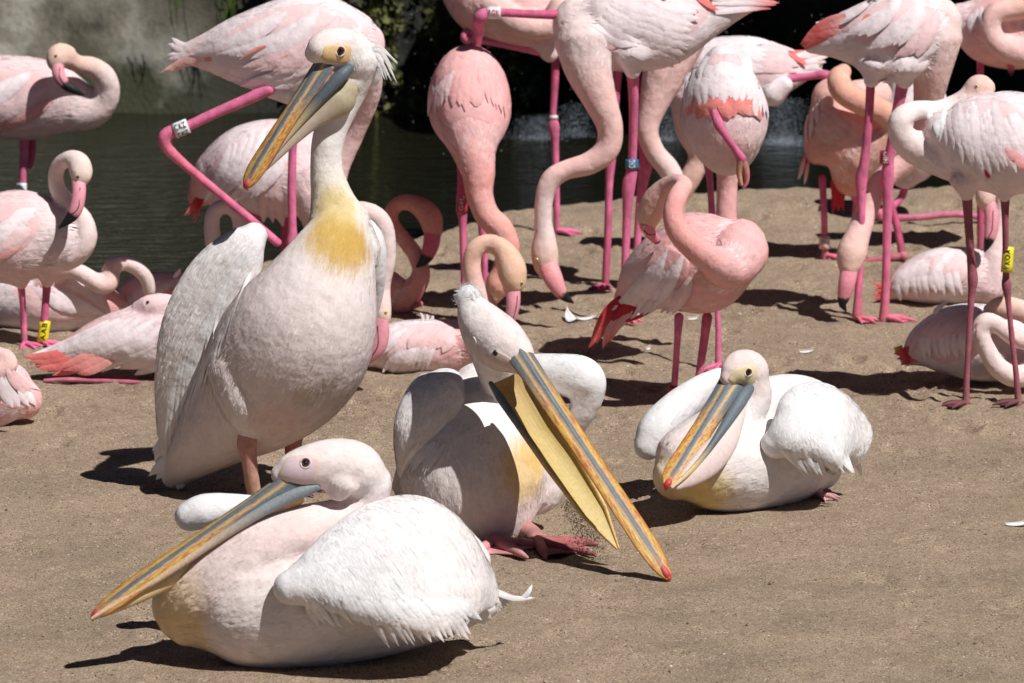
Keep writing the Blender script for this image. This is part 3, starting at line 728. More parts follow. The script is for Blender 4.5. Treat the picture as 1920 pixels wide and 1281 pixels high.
# ------------------------------------------------------------------ pelicans
WHT = (0.80, 0.745, 0.725); WH2 = (0.79, 0.775, 0.775); PNK = (0.80, 0.69, 0.665); YEL = (0.72, 0.47, 0.10); SKN = (0.80, 0.64, 0.61)
BLUE = np.array((0.105, 0.132, 0.150)); YELB = np.array((0.56, 0.36, 0.07)); REDB = np.array((0.40, 0.07, 0.05)); LIL = np.array((0.48, 0.34, 0.37))
def unit(v): return v/(np.linalg.norm(v)+1e-12)
def axis_frame(A, B, dorsal):
    t = unit(B-A); d = np.array(dorsal, float); d = unit(d-t*d.dot(t)); return t, d, np.cross(t, d)
def pbill(s, base, tip, dorsal, w, h, parent, seed=1, drop=0.06, blue=0.3):
    A, B = s.pt(*base), s.pt(*tip); L = np.linalg.norm(B-A); t, d, sd = axis_frame(A, B, dorsal); m = mpp(A)
    nu, nv = 64, 25; w *= m; h *= m
    U = np.linspace(0, 1, nu); V = []; C = []
    Wp = np.interp(U, [0, 0.15, 0.45, 0.7, 0.86, 0.94, 0.98, 1], [1.05, 0.95, 0.84, 0.90, 0.92, 0.74, 0.48, 0.25])*w
    Hp = np.interp(U, [0, 0.2, 0.6, 1], [1.0, 0.68, 0.42, 0.3])*h
    vv = np.linspace(-1, 1, nv)
    for i, u in enumerate(U):
        c = A+t*L*u-d*drop*L*u**4*0.5
        for v in vv:
            a = abs(v); z = Hp[i]*((1-a**2.2)+0.22*math.exp(-(a/0.20)**2)-0.10*math.exp(-((a-0.42)/0.10)**2))
            V.append(c+sd*v*Wp[i]+d*z)
    V = np.array(V); uu = np.repeat(U, nv); va = np.tile(vv, nu); a = np.abs(va)
    n1 = fbm(uu*46, va*17+3, seed, 4); n2 = fbm(uu*22, va*34, seed+5, 4); n3 = fbm(uu*9, va*12, seed+9, 3)
    C = np.repeat(YELB[None], len(V), 0)*(0.75+0.6*n2[:, None])
    red = sstep(0.50, 0.60, n1+0.06*sstep(0.55, 1.0, a)+0.02*uu)[:, None]; C = C*(1-0.75*red)+REDB*0.75*red+0
    edge = sstep(0.80, 0.97, a)[:, None]; C = C*(1-0.65*edge)+(REDB*0.7+YELB*0.25)*0.65*edge
    li = (np.exp(-((a-0.34-0.05*(n3-0.5))/0.05)**2))[:, None]; C = C*(1-0.8*li)+LIL*0.8*li
    bw = 0.27*(1-0.35*uu)+0.06*(n3-0.5); cb = (1-sstep(bw-0.05, bw+0.05, a))[:, None]*sstep(1.0, 0.86, uu)[:, None]
    C = C*(1-cb)+BLUE*(0.7+1.0*n2[:, None])*cb
    bb = (sstep(blue+0.22, blue-0.1, uu)*sstep(0.44, 0.54, a)*sstep(1.0, 0.93, a))[:, None]; C = C*(1-bb)+BLUE*(0.75+0.9*n2[:, None])*bb
    yl = (np.exp(-((a-0.42)/0.06)**2)*sstep(0.5, 0.0, uu))[:, None]; C = C*(1-0.8*yl)+YELB*0.8*yl
    # underside
    n0 = len(V); V2 = np.array([A+t*L*u-d*drop*L*u**4*0.5+sd*v*Wp[i]*0.96-d*0.0035 for i, u in enumerate(U) for v in vv])
    V = np.vstack([V, V2]); C = np.vstack([C, C*0.8])
    idx = np.arange(n0).reshape(nu, nv); Q = [tuple(q) for q in np.stack([idx[:-1, :-1], idx[:-1, 1:], idx[1:, 1:], idx[1:, :-1]], 2).reshape(-1, 4)]
    Q += [(q[3]+n0, q[2]+n0, q[1]+n0, q[0]+n0) for q in Q]
    rim = list(idx[0, :])+list(idx[1:, -1])+list(idx[-1, -2::-1])+list(idx[-2:0:-1, 0])
    for i in range(len(rim)): a_, c_ = rim[i], rim[(i+1) % len(rim)]; Q.append((c_, a_, a_+n0, c_+n0))
    o = mk('upper_bill', V, Q, M_BILL, parent, C)
    e = A+t*L*0.965-d*drop*L*0.45+d*Hp[-1]*0.35
    P = np.array([e-t*L*0.01, e+t*L*0.015, e+t*L*0.034-d*0.006, e+t*L*0.042-d*0.018]); r = w*np.array([0.26, 0.30, 0.22, 0.06])
    q = catmull(np.column_stack([P, r]), 10)
    v_, f_, c_, _ = loft(q[:, :3], q[:, 3], q[:, 3]*0.8, lerpcols([(0.50, 0.10, 0.10), (0.50, 0.03, 0.05), (0.55, 0.10, 0.05)], 10), 12, True, ref=tuple(d))
    mk('bill_nail', v_, f_, M_BILL, o, c_)
    return o, (A, B, t, d, sd, L, Wp)
def plower(s, base, tip, dorsal, w, sag, parent, gap=0.0, pcols=((0.62, 0.44, 0.33), (0.62, 0.46, 0.38)), blue=0.42, sagdir=None, sagu=(0.05, 0.3), rr=0.20, inner=False):
    A, B = s.pt(*base), s.pt(*tip); L = np.linalg.norm(B-A); t, d, sd = axis_frame(A, B, dorsal); m = mpp(A); w *= m; sag *= m
    dn = unit(np.array(sagdir, float)) if sagdir is not None else -d
    U = np.linspace(0, 1, 40); Wp = np.interp(U, [0, 0.1, 0.5, 0.8, 1], [1.0, 0.98, 0.86, 0.6, 0.06])*w
    root = None; rami = []
    for sg in (-1, 1):
        P = np.array([A+t*L*u+sd*sg*Wp[i]-d*gap for i, u in enumerate(U)]); r = np.interp(U, [0, 0.08, 0.3, 0.8, 1], [0.55, 1.0, 0.8, 0.45, 0.22])*rr*w*2
        n2 = fbm(U*30, U*0+sg, 3, 3)[:, None]; bl = sstep(blue+0.18, blue-0.18, U)[:, None]
        C = (np.array((0.66, 0.44, 0.16))*(0.8+0.5*n2))*(1-bl)+BLUE*(0.75+0.8*n2)*bl
        v, f, c, fl = loft(P, r, r*1.25, C, 12, True, ref=tuple(d)); rami.append((v, f, c, fl))
    V, Fc, C, _ = merge(rami); root = mk('lower_bill', V, Fc, M_BILL, parent, C)
    ns = 21; S = np.linspace(-1, 1, ns); PV = []; PC = []
    sg_ = np.interp(U, [0, sagu[0], sagu[1], 0.6, 0.9, 1], [0.45, 0.8, 1.0, 0.55, 0.12, 0.0])*sag
    pc = lerpcols(pcols, 40)
    for i, u in enumerate(U):
        for k, sv in enumerate(S):
            wr = 0.0012*math.sin(sv*34+3*math.sin(u*9))
            PV.append(A+t*L*u+sd*sv*Wp[i]*0.98-d*(gap+0.001)+dn*(sg_[i]*(1-sv*sv)**0.7)+dn*wr*(sg_[i]/(sag+1e-9)))
            PC.append(pc[i]*(0.96+0.06*math.sin(sv*34+3*math.sin(u*9))))
    idx = np.arange(40*ns).reshape(40, ns); Q = np.stack([idx[:-1, :-1], idx[:-1, 1:], idx[1:, 1:], idx[1:, :-1]], 2).reshape(-1, 4)
    mk('pouch', PV, Q, M_POUCH, root, np.array(PC))
    return root
GP = 'white pelicans on the sand'
BEE = (0.10, 0.012, 0.012)

# ---- standing pelican
s = Bird('pelican', 'tall standing white pelican with yellow breast patch and shaggy crest', 'pelican', (500, 934), GP)
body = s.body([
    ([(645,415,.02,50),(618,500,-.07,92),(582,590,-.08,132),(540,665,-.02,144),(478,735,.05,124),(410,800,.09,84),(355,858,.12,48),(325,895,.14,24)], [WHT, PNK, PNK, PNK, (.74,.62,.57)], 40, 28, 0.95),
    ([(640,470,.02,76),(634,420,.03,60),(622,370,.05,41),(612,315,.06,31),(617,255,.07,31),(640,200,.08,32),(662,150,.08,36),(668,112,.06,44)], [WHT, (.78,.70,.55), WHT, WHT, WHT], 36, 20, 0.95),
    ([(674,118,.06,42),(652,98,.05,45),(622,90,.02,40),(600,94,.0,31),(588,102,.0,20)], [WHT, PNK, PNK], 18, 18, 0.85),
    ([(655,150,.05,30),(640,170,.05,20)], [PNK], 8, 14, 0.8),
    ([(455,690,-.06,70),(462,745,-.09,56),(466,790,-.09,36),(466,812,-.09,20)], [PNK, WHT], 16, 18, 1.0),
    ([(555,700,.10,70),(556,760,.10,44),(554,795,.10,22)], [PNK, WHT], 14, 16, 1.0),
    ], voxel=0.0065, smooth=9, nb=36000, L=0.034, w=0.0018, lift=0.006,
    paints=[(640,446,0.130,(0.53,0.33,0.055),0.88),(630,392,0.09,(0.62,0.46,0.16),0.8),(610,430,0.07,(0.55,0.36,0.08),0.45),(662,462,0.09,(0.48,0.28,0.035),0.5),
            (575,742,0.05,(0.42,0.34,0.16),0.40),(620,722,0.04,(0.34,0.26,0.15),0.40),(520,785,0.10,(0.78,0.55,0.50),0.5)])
wg = s.shell('wing', [([(478,440,.02,26,.9),(455,468,.01,48,.6),(415,530,.02,70,.45),(378,615,.04,76,.42),(350,705,.07,62,.42),(332,790,.10,42,.4),(320,855,.12,22,.4)], [WH2, WHT, WHT, (.72,.68,.64)], 34, 24, 0.5)],
             nb=14000, L=0.075, w=0.0016, lift=0.005, colvar=0.07)
s.fan((470,455),(330,700),(425,560),(316,860), 16, 5, WH2, wg, bend=0.05, lift=0.0008, base=0.0004, tipw=0.3)
s.fan((490,480),(400,650),(430,640),(338,820), 12, 5, WHT, wg, bend=0.05, lift=0.0008, base=0.0004, tipw=0.3)
w2 = s.shell('wing', [([(690,425,.10,16),(697,450,.09,24),(702,500,.11,24),(695,570,.16,20),(660,680,.22,20)], [WH2, WHT], 24, 16, 1.2)], nb=900, L=0.03, w=0.002, lift=.006)
tail = s.shell('tail', [([(360,835,.10,34,.35),(335,870,.12,32,.28),(318,900,.13,16,.2)], [WHT, (.68,.62,.56)], 14, 16, 0.3)], nb=700, L=0.04, w=0.0016, lift=.02)
for k in range(10):
    u = k/9; s.plume((345+u*30, 835+u*20, .10), (305+u*38, 868+u*30, .115), (279+u*62, 893+u*30-6*(k % 2), .125-u*.02), 9, [WHT, WH2, (.72,.66,.60)], tail)
for k in range(6): s.plume((325-k*2, 795+k*8, .12), (306-k*2, 822+k*7, .13), (285+k*2, 846+k*5, .14), 6, [WH2], tail)
up, _ = pbill(s, (610, 118, .015), (456, 347, -.10), (-0.62, -0.72, 0.30), 25, 14, s.root, 2)
lb = s.solid('lower_bill', [(655,128,.0,9),(640,142,-.015,12.5),(612,172,-.025,11),(580,208,-.035,8.5),(545,250,-.05,6),(505,298,-.07,4.5),(468,340,-.085,3)], [BLUE*.9, BLUE, BLUE*.9, (.45,.36,.20), (.58,.44,.28), (.58,.45,.34)], M_BILL, n=40, k=.9)
s.solid('pouch', [(650,168,.025,24),(636,184,.02,33),(612,200,.01,30),(580,226,-.01,21),(545,262,-.035,14),(505,304,-.06,9),(470,340,-.08,4)], [(.42,.35,.22),(.43,.36,.25),(.46,.37,.29),(.50,.39,.32),(.52,.40,.33)], M_POUCH, lb, n=40, ring=24, k=.75)
s.patch('face', [(598,108),(606,86),(628,81),(660,84),(661,104),(652,122),(630,120),(608,118)], (0.74,0.50,0.24), M_FACE, colc=(0.76,0.55,0.28))
s.eye(638, 96, 9, BEE, 0.6, lid=(0.74,0.58,0.5))
crest = s.shell('crest', [([(690,95,.07,20),(702,120,.09,20),(700,150,.1,14)], [WH2], 12, 14, 0.9)], nb=400, L=0.05, w=0.0014, lift=0.06)
for (x1, y1, x2, y2, w_) in ((712,88,746,121,3.5),(716,95,747,118,2.5),(715,100,744,155,3.5),(710,108,734,152,3.5),(712,112,726,150,3),(706,115,722,150,3),(702,112,706,136,3),(716,98,738,132,3),(690,110,703,135,3),(700,92,724,100,3)):
    s.plume((692, 92, .03), (x1, y1, .035), (x2, y2, .045), w_, [WHT, WH2], crest, 'plume')
lc = [(0.62,0.33,0.27),(0.60,0.30,0.26),(0.62,0.42,0.28)]
s.leg([(466,802,17,-.09),(463,832,19,-.09),(467,860,15,-.085),(473,905,14,-.075),(480,940,13,-.06)], lc, True, toe=-75, size=0.13)
s.leg([(554,790,17,.10),(551,815,18,.10),(549,850,15,.10),(548,900,13,.12)], [(0.50,0.22,0.18)], True, toe=-60, size=0.13)  # far leg, its shade put into the darker colour

# ---- front pelican lying down
s = Bird('pelican', 'lying white pelican with its long bill laid along its folded neck', 'pelican', (560, 1236), GP)
body = s.body([
    ([(364,1132,-.03,84),(440,1122,-.03,130),(540,1118,-.01,138),(650,1118,.02,128),(750,1122,.05,104),(835,1128,.08,72),(900,1132,.10,36)], [PNK, WHT, WHT, WHT], 34, 28, 0.95),
    ([(378,1116,-.05,82),(434,1080,-.07,80),(496,1030,-.075,66),(568,1000,-.06,54),(640,978,-.02,46),(682,945,.0,42),(690,905,.0,46)], [SKN, SKN, SKN, PNK, PNK], 34, 22, 0.95),
    ([(690,920,.0,40),(668,884,-.02,54),(626,872,-.04,51),(582,874,-.06,42),(550,881,-.07,34),(528,891,-.07,23)], [WHT, PNK, PNK, PNK], 24, 20, 0.9),
    ([(640,905,-.07,36),(632,925,-.07,22)], [PNK], 8, 14, 0.7),
    ([(640,1000,.06,50),(720,985,.07,55),(800,1000,.08,60),(870,1060,.08,55)], [WH2, WHT], 20, 18, 0.9),
    ], voxel=0.0065, smooth=5, nb=26000, L=0.032, w=0.0018, lift=0.006,
    paints=[(318,1130,0.12,(0.76,0.58,0.26),0.55),(330,1190,0.11,(0.76,0.55,0.22),0.6),(390,1230,0.09,(0.76,0.58,0.28),0.5),(310,1080,0.07,(0.78,0.64,0.38),0.45)])
wg = s.shell('wing', [([(545,1102,-.205,34,1.0),(580,1092,-.20,54,.75),(640,1076,-.19,96,.5),(715,1062,-.17,132,.40),(790,1060,-.14,146,.36),(850,1075,-.09,122,.36),(895,1100,-.03,68,.4),(925,1120,.0,26,.4)], [WH2, WH2, WHT, WHT], 36, 26, 0.5, True, (0,.80,-.60))],
             nb=16000, L=0.05, w=0.0017, lift=0.006, voxel=0.007, flow=(0.5, 1.0), colvar=0.06)
s.fan((575,1130),(860,1120),(600,1172),(905,1165), 26, 10, WH2, wg, bend=0.03, lift=0.003, tipw=0.3)
s.fan((690,1150),(850,1145),(735,1208),(880,1190), 16, 9, WHT, wg, bend=0.02, lift=0.005, tipw=0.3)
w2 = s.shell('wing', [([(356,968,.22,30),(385,958,.22,33),(440,955,.24,30),(520,955,.27,22)], [WH2], 18, 18, 1.0)], nb=1500, L=0.03, w=0.0016, lift=.006)
tail = s.shell('tail', [([(860,1120,.05,34,.4),(905,1125,.07,24,.3),(935,1128,.08,10,.3)], [WHT], 12, 14, .4)], nb=500, L=0.04, w=0.0016, lift=.006)
for k in range(8):
    u = k/7; s.plume((885, 1085+u*45, .06), (925-u*6, 1108+u*28, .08), (968-u*40, 1122+u*34, .10), 7, [WHT, WH2, (.68,.62,.56)], tail)
s.plume((925,1112,.08), (965,1122,.09), (1002,1121,.10), 5, [WH2], tail); s.plume((978,1122,.095), (990,1112,.095), (998,1096,.10), 4.5, [WH2], tail)
for k in range(4): s.plume((885+k*6, 1135, .0), (897+k*6, 1155, .01), (908+k*4, 1173-k*3, .02), 5, [WHT], tail)
up, _ = pbill(s, (556, 894, -.07), (168, 1150, -.17), (-0.25, -0.66, 0.70), 24, 20, s.root, 4)
lb = s.solid('lower_bill', [(594,914,-.085,8),(570,921,-.09,12),(530,938,-.10,12),(480,966,-.115,10),(400,1017,-.13,8),(300,1084,-.15,6.5),(200,1143,-.165,5),(172,1160,-.17,3)], [(.17,.20,.22), (.22,.25,.27), (.26,.28,.29), (.55,.42,.30), (.66,.46,.30), (.70,.50,.34)], M_BILL, n=44, k=.9)
s.solid('pouch', [(560,935,-.06,12),(500,965,-.08,13),(420,1018,-.09,15),(340,1070,-.10,19),(280,1106,-.13,16),(220,1138,-.155,10),(180,1158,-.165,4)], [(.72,.44,.16),(.72,.56,.46),(.72,.56,.46),(.72,.54,.26),(.72,.54,.28),(.70,.52,.36)], M_POUCH, lb, n=40, ring=20, k=.8)
s.patch('face', [(514,893),(532,856),(560,850),(590,850),(608,862),(600,890),(588,912),(560,912),(536,905)], (0.72,0.55,0.56), M_FACE, colc=(0.70,0.56,0.60), edge=(0.76,0.58,0.46))
s.eye(573, 868, 9.5, BEE, 0.62, lid=(0.74,0.58,0.58))
s.plume((688,880,.02), (703,900,.03), (706,925,.04), 6, [WHT], body, 'plume')

# ---- pelican digging with open bill
s = Bird('pelican', 'white pelican bowing its head and digging the open bill into the sand', 'pelican', (910, 1024), GP)
body = s.body([
    ([(905,735,.34,62),(895,790,.26,106),(885,855,.20,136),(895,920,.18,140),(912,965,.18,114),(925,990,.20,76)], [WHT, WHT, PNK, (.80,.62,.57)], 32, 28, 0.95),
    ([(985,730,.34,50),(1008,790,.28,60),(1012,850,.22,56),(1000,910,.2,60)], [WHT, WHT, PNK], 18, 18, .95),
    ([(965,800,.22,62),(958,740,.20,52),(935,680,.14,46),(905,625,.06,40),(890,590,.02,34)], [YEL, WHT, WHT, WHT], 24, 20, 0.95),
    ([(876,556,.0,20),(892,590,-.02,38),(915,622,-.05,49),(943,648,-.08,50),(970,670,-.10,38),(988,690,-.11,20)], [WHT, PNK, PNK], 24, 20, 0.95),
    ], voxel=0.0065, smooth=9, nb=26000, L=0.032, w=0.0018, lift=0.006,
    paints=[(985,880,0.11,(0.74,0.50,0.16),0.75),(1000,850,0.07,(0.74,0.48,0.14),0.7)])
wg = s.shell('wing', [([(836,708,.24,32),(822,742,.16,58,.8),(806,795,.12,68,.6),(787,845,.12,54,.5),(766,892,.15,26,.5)], [WH2, WHT, WHT], 22, 20, 0.6)], nb=8000, L=0.045, w=0.0016, lift=.006, flow=(-0.25, 1.0), colvar=0.05)
s.fan((830,830),(790,830),(800,885),(752,892), 9, 7, WHT, wg, bend=0.03, lift=0.003, tipw=0.3)
w2 = s.shell('wing', [([(985,695,.36,32),(1045,702,.32,40),(1092,710,.29,42),(1104,735,.29,32),(1090,775,.30,26),(1072,815,.32,18)], [WH2, WH2, WHT], 26, 18, 0.9)], nb=2500, L=0.03, w=0.0016, lift=.006)
tail = s.shell('tail', [([(765,880,.24,24,.6),(752,915,.25,20,.5),(748,930,.26,10,.4)], [(.55,.50,.47)], 10, 12, .5)], nb=200, L=0.03, w=0.0016, lift=.006)
crest = s.shell('crest', [([(868,560,-.005,18),(880,552,-.005,20),(888,575,-.02,20)], [WH2], 10, 14, 0.9)], nb=1600, L=0.055, w=0.0009, lift=0.5)
for k in range(16):
    a = math.radians(120+k*9); ln = random.uniform(16, 34); s.plume((874, 556, -.01), (874+ln*.5*math.cos(a), 556-ln*.5*math.sin(a), -.012), (874+ln*math.cos(a+.15), 556-ln*math.sin(a+.15)+5, -.012), 1.8, [WH2], crest, 'plume')
up, _ = pbill(s, (968, 656, -.12), (1256, 1083, -.44), (0.28, -0.72, 0.45), 25, 13, s.root, 6, drop=0.02, blue=0.12)
plower(s, (952, 704, -.05), (1158, 1028, -.25), (0.30, -0.72, 0.55), 40, 26, s.root, gap=0.0, sagdir=(-0.3, 0.7, -0.5), pcols=((0.50,0.33,0.13),(0.58,0.43,0.15),(0.60,0.46,0.18),(0.60,0.47,0.20)), rr=0.10, blue=0.35)
s.eye(929, 662, 6.5, (0.02,0.012,0.012), 0.6)
s.patch('face', [(905,668),(920,655),(950,664),(978,688),(960,694),(930,684)], (0.70,0.55,0.50), M_FACE)
s.patch('brow', [(884,636),(888,630),(894,640),(892,648),(886,645)], (0.78,0.76,0.75), M_PLUME)
lp = [(0.60,0.26,0.25)]
l1 = s.leg([(930,985,16,.12),(925,1005,14,.06),(922,1022,11,.0)], lp, True, toe=-60, size=0.19, footcol=(0.66,0.30,0.30), sp=.8)
l2 = s.leg([(975,985,18,.12),(1000,1005,18,.05),(1010,1022,13,-.01)], lp, True, toe=-38, size=0.19, footcol=(0.45,0.14,0.14), sp=.8)  # shaded foot, the shade is in its darker red
# sand flung by the bill
n = 1500; uu = RNG.random(n)**0.7; px = 1060+uu*72+RNG.normal(0, 1, n)*(5+uu*24); py = 938+uu*106+RNG.normal(0, 1, n)*(6+uu*14)
pts = np.array([arr(at(px[i], min(py[i], 1052), s.Y-.17+RNG.normal(0, .02))) for i in range(n)]); pts[:, 2] = np.maximum(pts[:, 2], 0.004)
o = crumbs('flying_sand', pts, RNG.uniform(0.0007, 0.0019, n), M_GRAIN, np.array([[0.30, 0.215, 0.14]])*RNG.uniform(0.5, 1.5, (n, 1)), 12); tag(o, 'loose sand flung up beside the digging bill', 'sand')

# ---- pelican lying at the right
s = Bird('pelican', 'white pelican lying down facing forward with bill resting on yellow breast', 'pelican', (1400, 944), GP)
body = s.body([
    ([(1268,892,-.16,48),(1310,880,-.13,76),(1370,872,-.07,90),(1440,870,.02,88),(1500,872,.10,68),(1540,878,.16,42)], [PNK, WHT, WHT, WHT], 28, 26, 0.95),
    ([(1285,860,-.14,60),(1330,830,-.11,60),(1378,785,-.05,48),(1408,745,-.03,40),(1402,712,-.04,36)], [PNK, WHT, WHT, SKN], 24, 20, 0.95),
    ([(1413,720,-.03,30),(1404,697,-.04,39),(1388,693,-.06,37),(1374,700,-.08,28),(1366,709,-.09,18)], [PNK, SKN, SKN], 18, 18, 0.95),
    ([(1400,780,.06,45),(1445,755,.10,50),(1505,762,.14,58),(1560,800,.17,55)], [WH2, WHT], 18, 18, 0.9),
    ], voxel=0.0062, smooth=7, nb=20000, L=0.032, w=0.0018, lift=0.006,
    paints=[(1290,935,0.12,(0.76,0.55,0.18),0.75),(1330,925,0.09,(0.76,0.57,0.20),0.6),(1240,880,0.06,(0.76,0.64,0.34),0.5)])
wg = s.shell('wing', [([(1455,832,-.14,30,1.),(1480,818,-.14,52,.8),(1515,802,-.11,84,.50),(1552,802,-.05,92,.40),(1584,828,.03,70,.40),(1600,865,.06,26,.5)], [WH2, WH2, WHT], 26, 22, 0.6, True, (0,.85,-.5))], nb=10000, L=0.045, w=0.0016, lift=.006, flow=(0.35, 1.0), colvar=0.06)
s.fan((1470,845),(1580,840),(1500,885),(1604,885), 18, 7, WH2, wg, bend=0.03, lift=0.003, tipw=0.3)
for k in range(4): s.plume((1588+k*3, 800+k*8, .02), (1604+k*2, 840+k*6, .05), (1606+k*3, 880+k*5, .09), 5, [WH2, WHT], wg)
for k in range(3): s.plume((1570+k*5, 745+k*8, -.02), (1590+k*3, 765+k*8, -.0), (1592+k*2, 795+k*7, .02), 4, [(.80,.74,.66)], wg)
w2 = s.shell('wing', [([(1214,838,.02,28),(1232,808,.04,38),(1270,768,.08,36),(1315,730,.12,28),(1350,705,.15,18)], [WH2, WH2, WHT], 22, 18, 0.9)], nb=2500, L=0.03, w=0.0016, lift=.006)
s.fan((1320,745),(1290,760),(1255,860),(1225,870), 7, 9, (.74,.72,.74), w2, bend=0.06, lift=0.006)
up, _ = pbill(s, (1376, 712, -.07), (1250, 910, -.40), (-0.12, -0.86, 0.45), 24, 12, s.root, 8, drop=0.02, blue=0.3)
lb = s.solid('lower_bill', [(1406,728,-.10,9),(1396,741,-.125,12),(1376,772,-.18,11),(1350,812,-.255,8),(1322,852,-.31,6),(1290,888,-.365,5),(1260,914,-.40,3)], [BLUE*1.1, BLUE*1.3, BLUE*1.2, BLUE, (.60,.44,.20), (.62,.46,.34)], M_BILL, n=40, k=.9)
s.solid('pouch', [(1394,752,-.10,9),(1378,790,-.17,17),(1356,832,-.24,26),(1328,864,-.29,29),(1298,890,-.34,22),(1268,912,-.38,8)], [(.74,.60,.55),(.72,.58,.54),(.72,.57,.54),(.72,.56,.52)], M_POUCH, lb, n=40, ring=24, k=.55)
s.patch('face', [(1360,712),(1372,694),(1394,684),(1418,682),(1424,700),(1412,724),(1390,728),(1372,722)], (0.74,0.62,0.38), M_FACE, colc=(0.74,0.63,0.40))
s.eye(1403, 698, 7.5, BEE, 0.6, lid=(0.74,0.66,0.5))
s.leg([(1530,905,9,.06),(1536,925,8,.06)], [(0.62,0.33,0.32)], True, toe=-40, size=0.07)
# ------------------------------------------------------------------ flamingos
A_ = (0.82, 0.585, 0.595); A2 = (0.84, 0.725, 0.74); B_ = (0.83, 0.44, 0.43); B2 = (0.82, 0.37, 0.34); C_ = (0.82, 0.19, 0.18); D_ = (0.55, 0.04, 0.06); NK = (0.82, 0.53, 0.49); HD = (0.80, 0.54, 0.45); NW = (0.82, 0.655, 0.63)
LEG = (0.78, 0.19, 0.35); LEGD = (0.58, 0.10, 0.20); LEGR = (0.78, 0.20, 0.28); IRIS = (0.70, 0.58, 0.16)  # LEGD: leg pink darkened for legs in shade
GF = 'flamingos standing on the bank'; GS = 'flamingos resting on the sand'
def flam(label, foot, tubes, group=GF, paints=(), nb=7000, voxel=0.0075, smooth=7, z=0.0, L=0.044, w=0.0046, lift=0.006, colsm=10):
    s = Bird('flamingo', label, 'flamingo', foot, group, z)
    s.body(tubes, voxel, smooth, paints, nb, L, w, lift, colsm=colsm)
    return s
def wing(s, poly, col, colc=None, off=0.0): return s.patch('wing', poly, (.83, .46, .46), M_PLUME, s.root, off=0.0012, colc=(.83, .54, .54), blend=0.45) or s.bodyobj

# F1: grey-pink bird at the pond edge with the head laid on its back
s = flam('pale flamingo by the stone wall with head turned back onto its shoulder', (42, 500), [
    ([(-110,185,0,40),(-40,180,0,72),(40,184,0,80),(105,188,-.02,68),(155,200,-.03,44)], [A_, A_, A_, NW], 24, 22, .75),
    ([(120,205,-.02,44),(172,208,-.04,34),(200,180,-.06,25),(196,146,-.08,23),(172,126,-.10,20),(146,120,-.13,17),(124,108,-.16,20)], [A_, NW, NW, HD, HD], 28, 18, .95),
    ([(128,104,-.16,20),(112,104,-.18,24),(106,118,-.19,20),(108,128,-.19,13)], [HD, HD], 12, 16, .8)], z=WATER_Z)
wg = wing(s, [(-60,130),(40,125),(95,150),(90,190),(30,225),(-50,240)], A_, A2)
s.fan((60,140),(20,160),(-10,200),(-60,215), 6, 14, A2, wg, .06); s.fan((85,165),(50,190),(20,225),(-40,235), 6, 13, A_, wg, .06); s.fan((100,190),(70,205),(40,240),(-20,250), 5, 12, B_, wg, .06)
s.fbill([(107,120,12,-.20),(111,142,12,-.215),(124,160,10,-.22),(140,170,7,-.22),(157,178,2,-.21)], s.root, .44, mouth=[(112,128,-.235),(112,145,-.24),(122,158,-.24),(128,162,-.24)])
s.eye(105, 105, 3.5, (0.55,0.45,0.2), .6)
l = s.leg([(46,258,11,.0),(44,300,8,.0),(42,350,8),(41,380,11),(41,420,7),(42,500,7)], [LEG])
s.band(41, 352, 92, 16, 9.5, (0.75,0.78,0.80), l, None)
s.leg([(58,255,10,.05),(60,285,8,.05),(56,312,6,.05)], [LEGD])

# F2: pale bird with yellow ring
s = flam('pale flamingo with S-bent neck and yellow ring on its pink leg, bill pointing down', (62, 652), [
    ([(-75,450,.05,55),(-10,448,0,84),(50,442,0,86),(100,448,-.02,66)], [A_, A_, A_, NW], 24, 22, .8),
    ([(95,470,-.02,50),(138,472,-.04,30),(160,446,-.05,23),(154,412,-.04,20),(126,382,-.02,18),(106,348,-.03,16),(108,314,-.05,15),(128,298,-.08,16),(146,305,-.10,22),(152,326,-.12,22),(148,345,-.12,14)], [NW, NW, NW, NW, (.78,.62,.50)], 44, 18, .95),
    ([(40,505,-.03,30),(40,530,-.03,14)], [A_], 8, 14, 1.), ([(90,505,-.02,28),(89,528,-.02,13)], [A_], 8, 14, 1.)], paints=[(60,520,.09,(.78,.50,.42),.35)])
wg = wing(s, [(-60,400),(20,372),(70,390),(80,430),(40,480),(-50,500)], A_, A2)
s.fan((70,395),(40,430),(10,420),(-30,470), 6, 13, A2, wg, .06); s.fan((60,430),(30,460),(0,465),(-40,500), 6, 13, A_, wg, .06); s.fan((40,460),(10,480),(-20,490),(-50,515), 4, 12, B_, wg, .06)
s.fbill([(147,338,13,-.13),(148,362,13,-.15),(143,390,13,-.16),(134,406,11,-.16),(122,418,7,-.16),(110,428,2,-.15)], s.root, .52, mouth=[(150,352,-.18),(148,385,-.19),(140,398,-.19),(132,402,-.19)])
s.eye(146, 332, 3.5, (.3,.25,.15), .7)
s.leg([(38,524,9,-.03),(42,560,7,-.02),(44,600,7),(46,650,7)], [LEG], True, toe=-60)
l = s.leg([(89,522,10,.0),(86,560,8),(83,600,8),(79,640,7)], [LEGD, LEG], True, toe=-30)
s.band(82, 622, 82, 42, 10.5, (0.78,0.66,0.02), l, 'AAB', d=-.0)

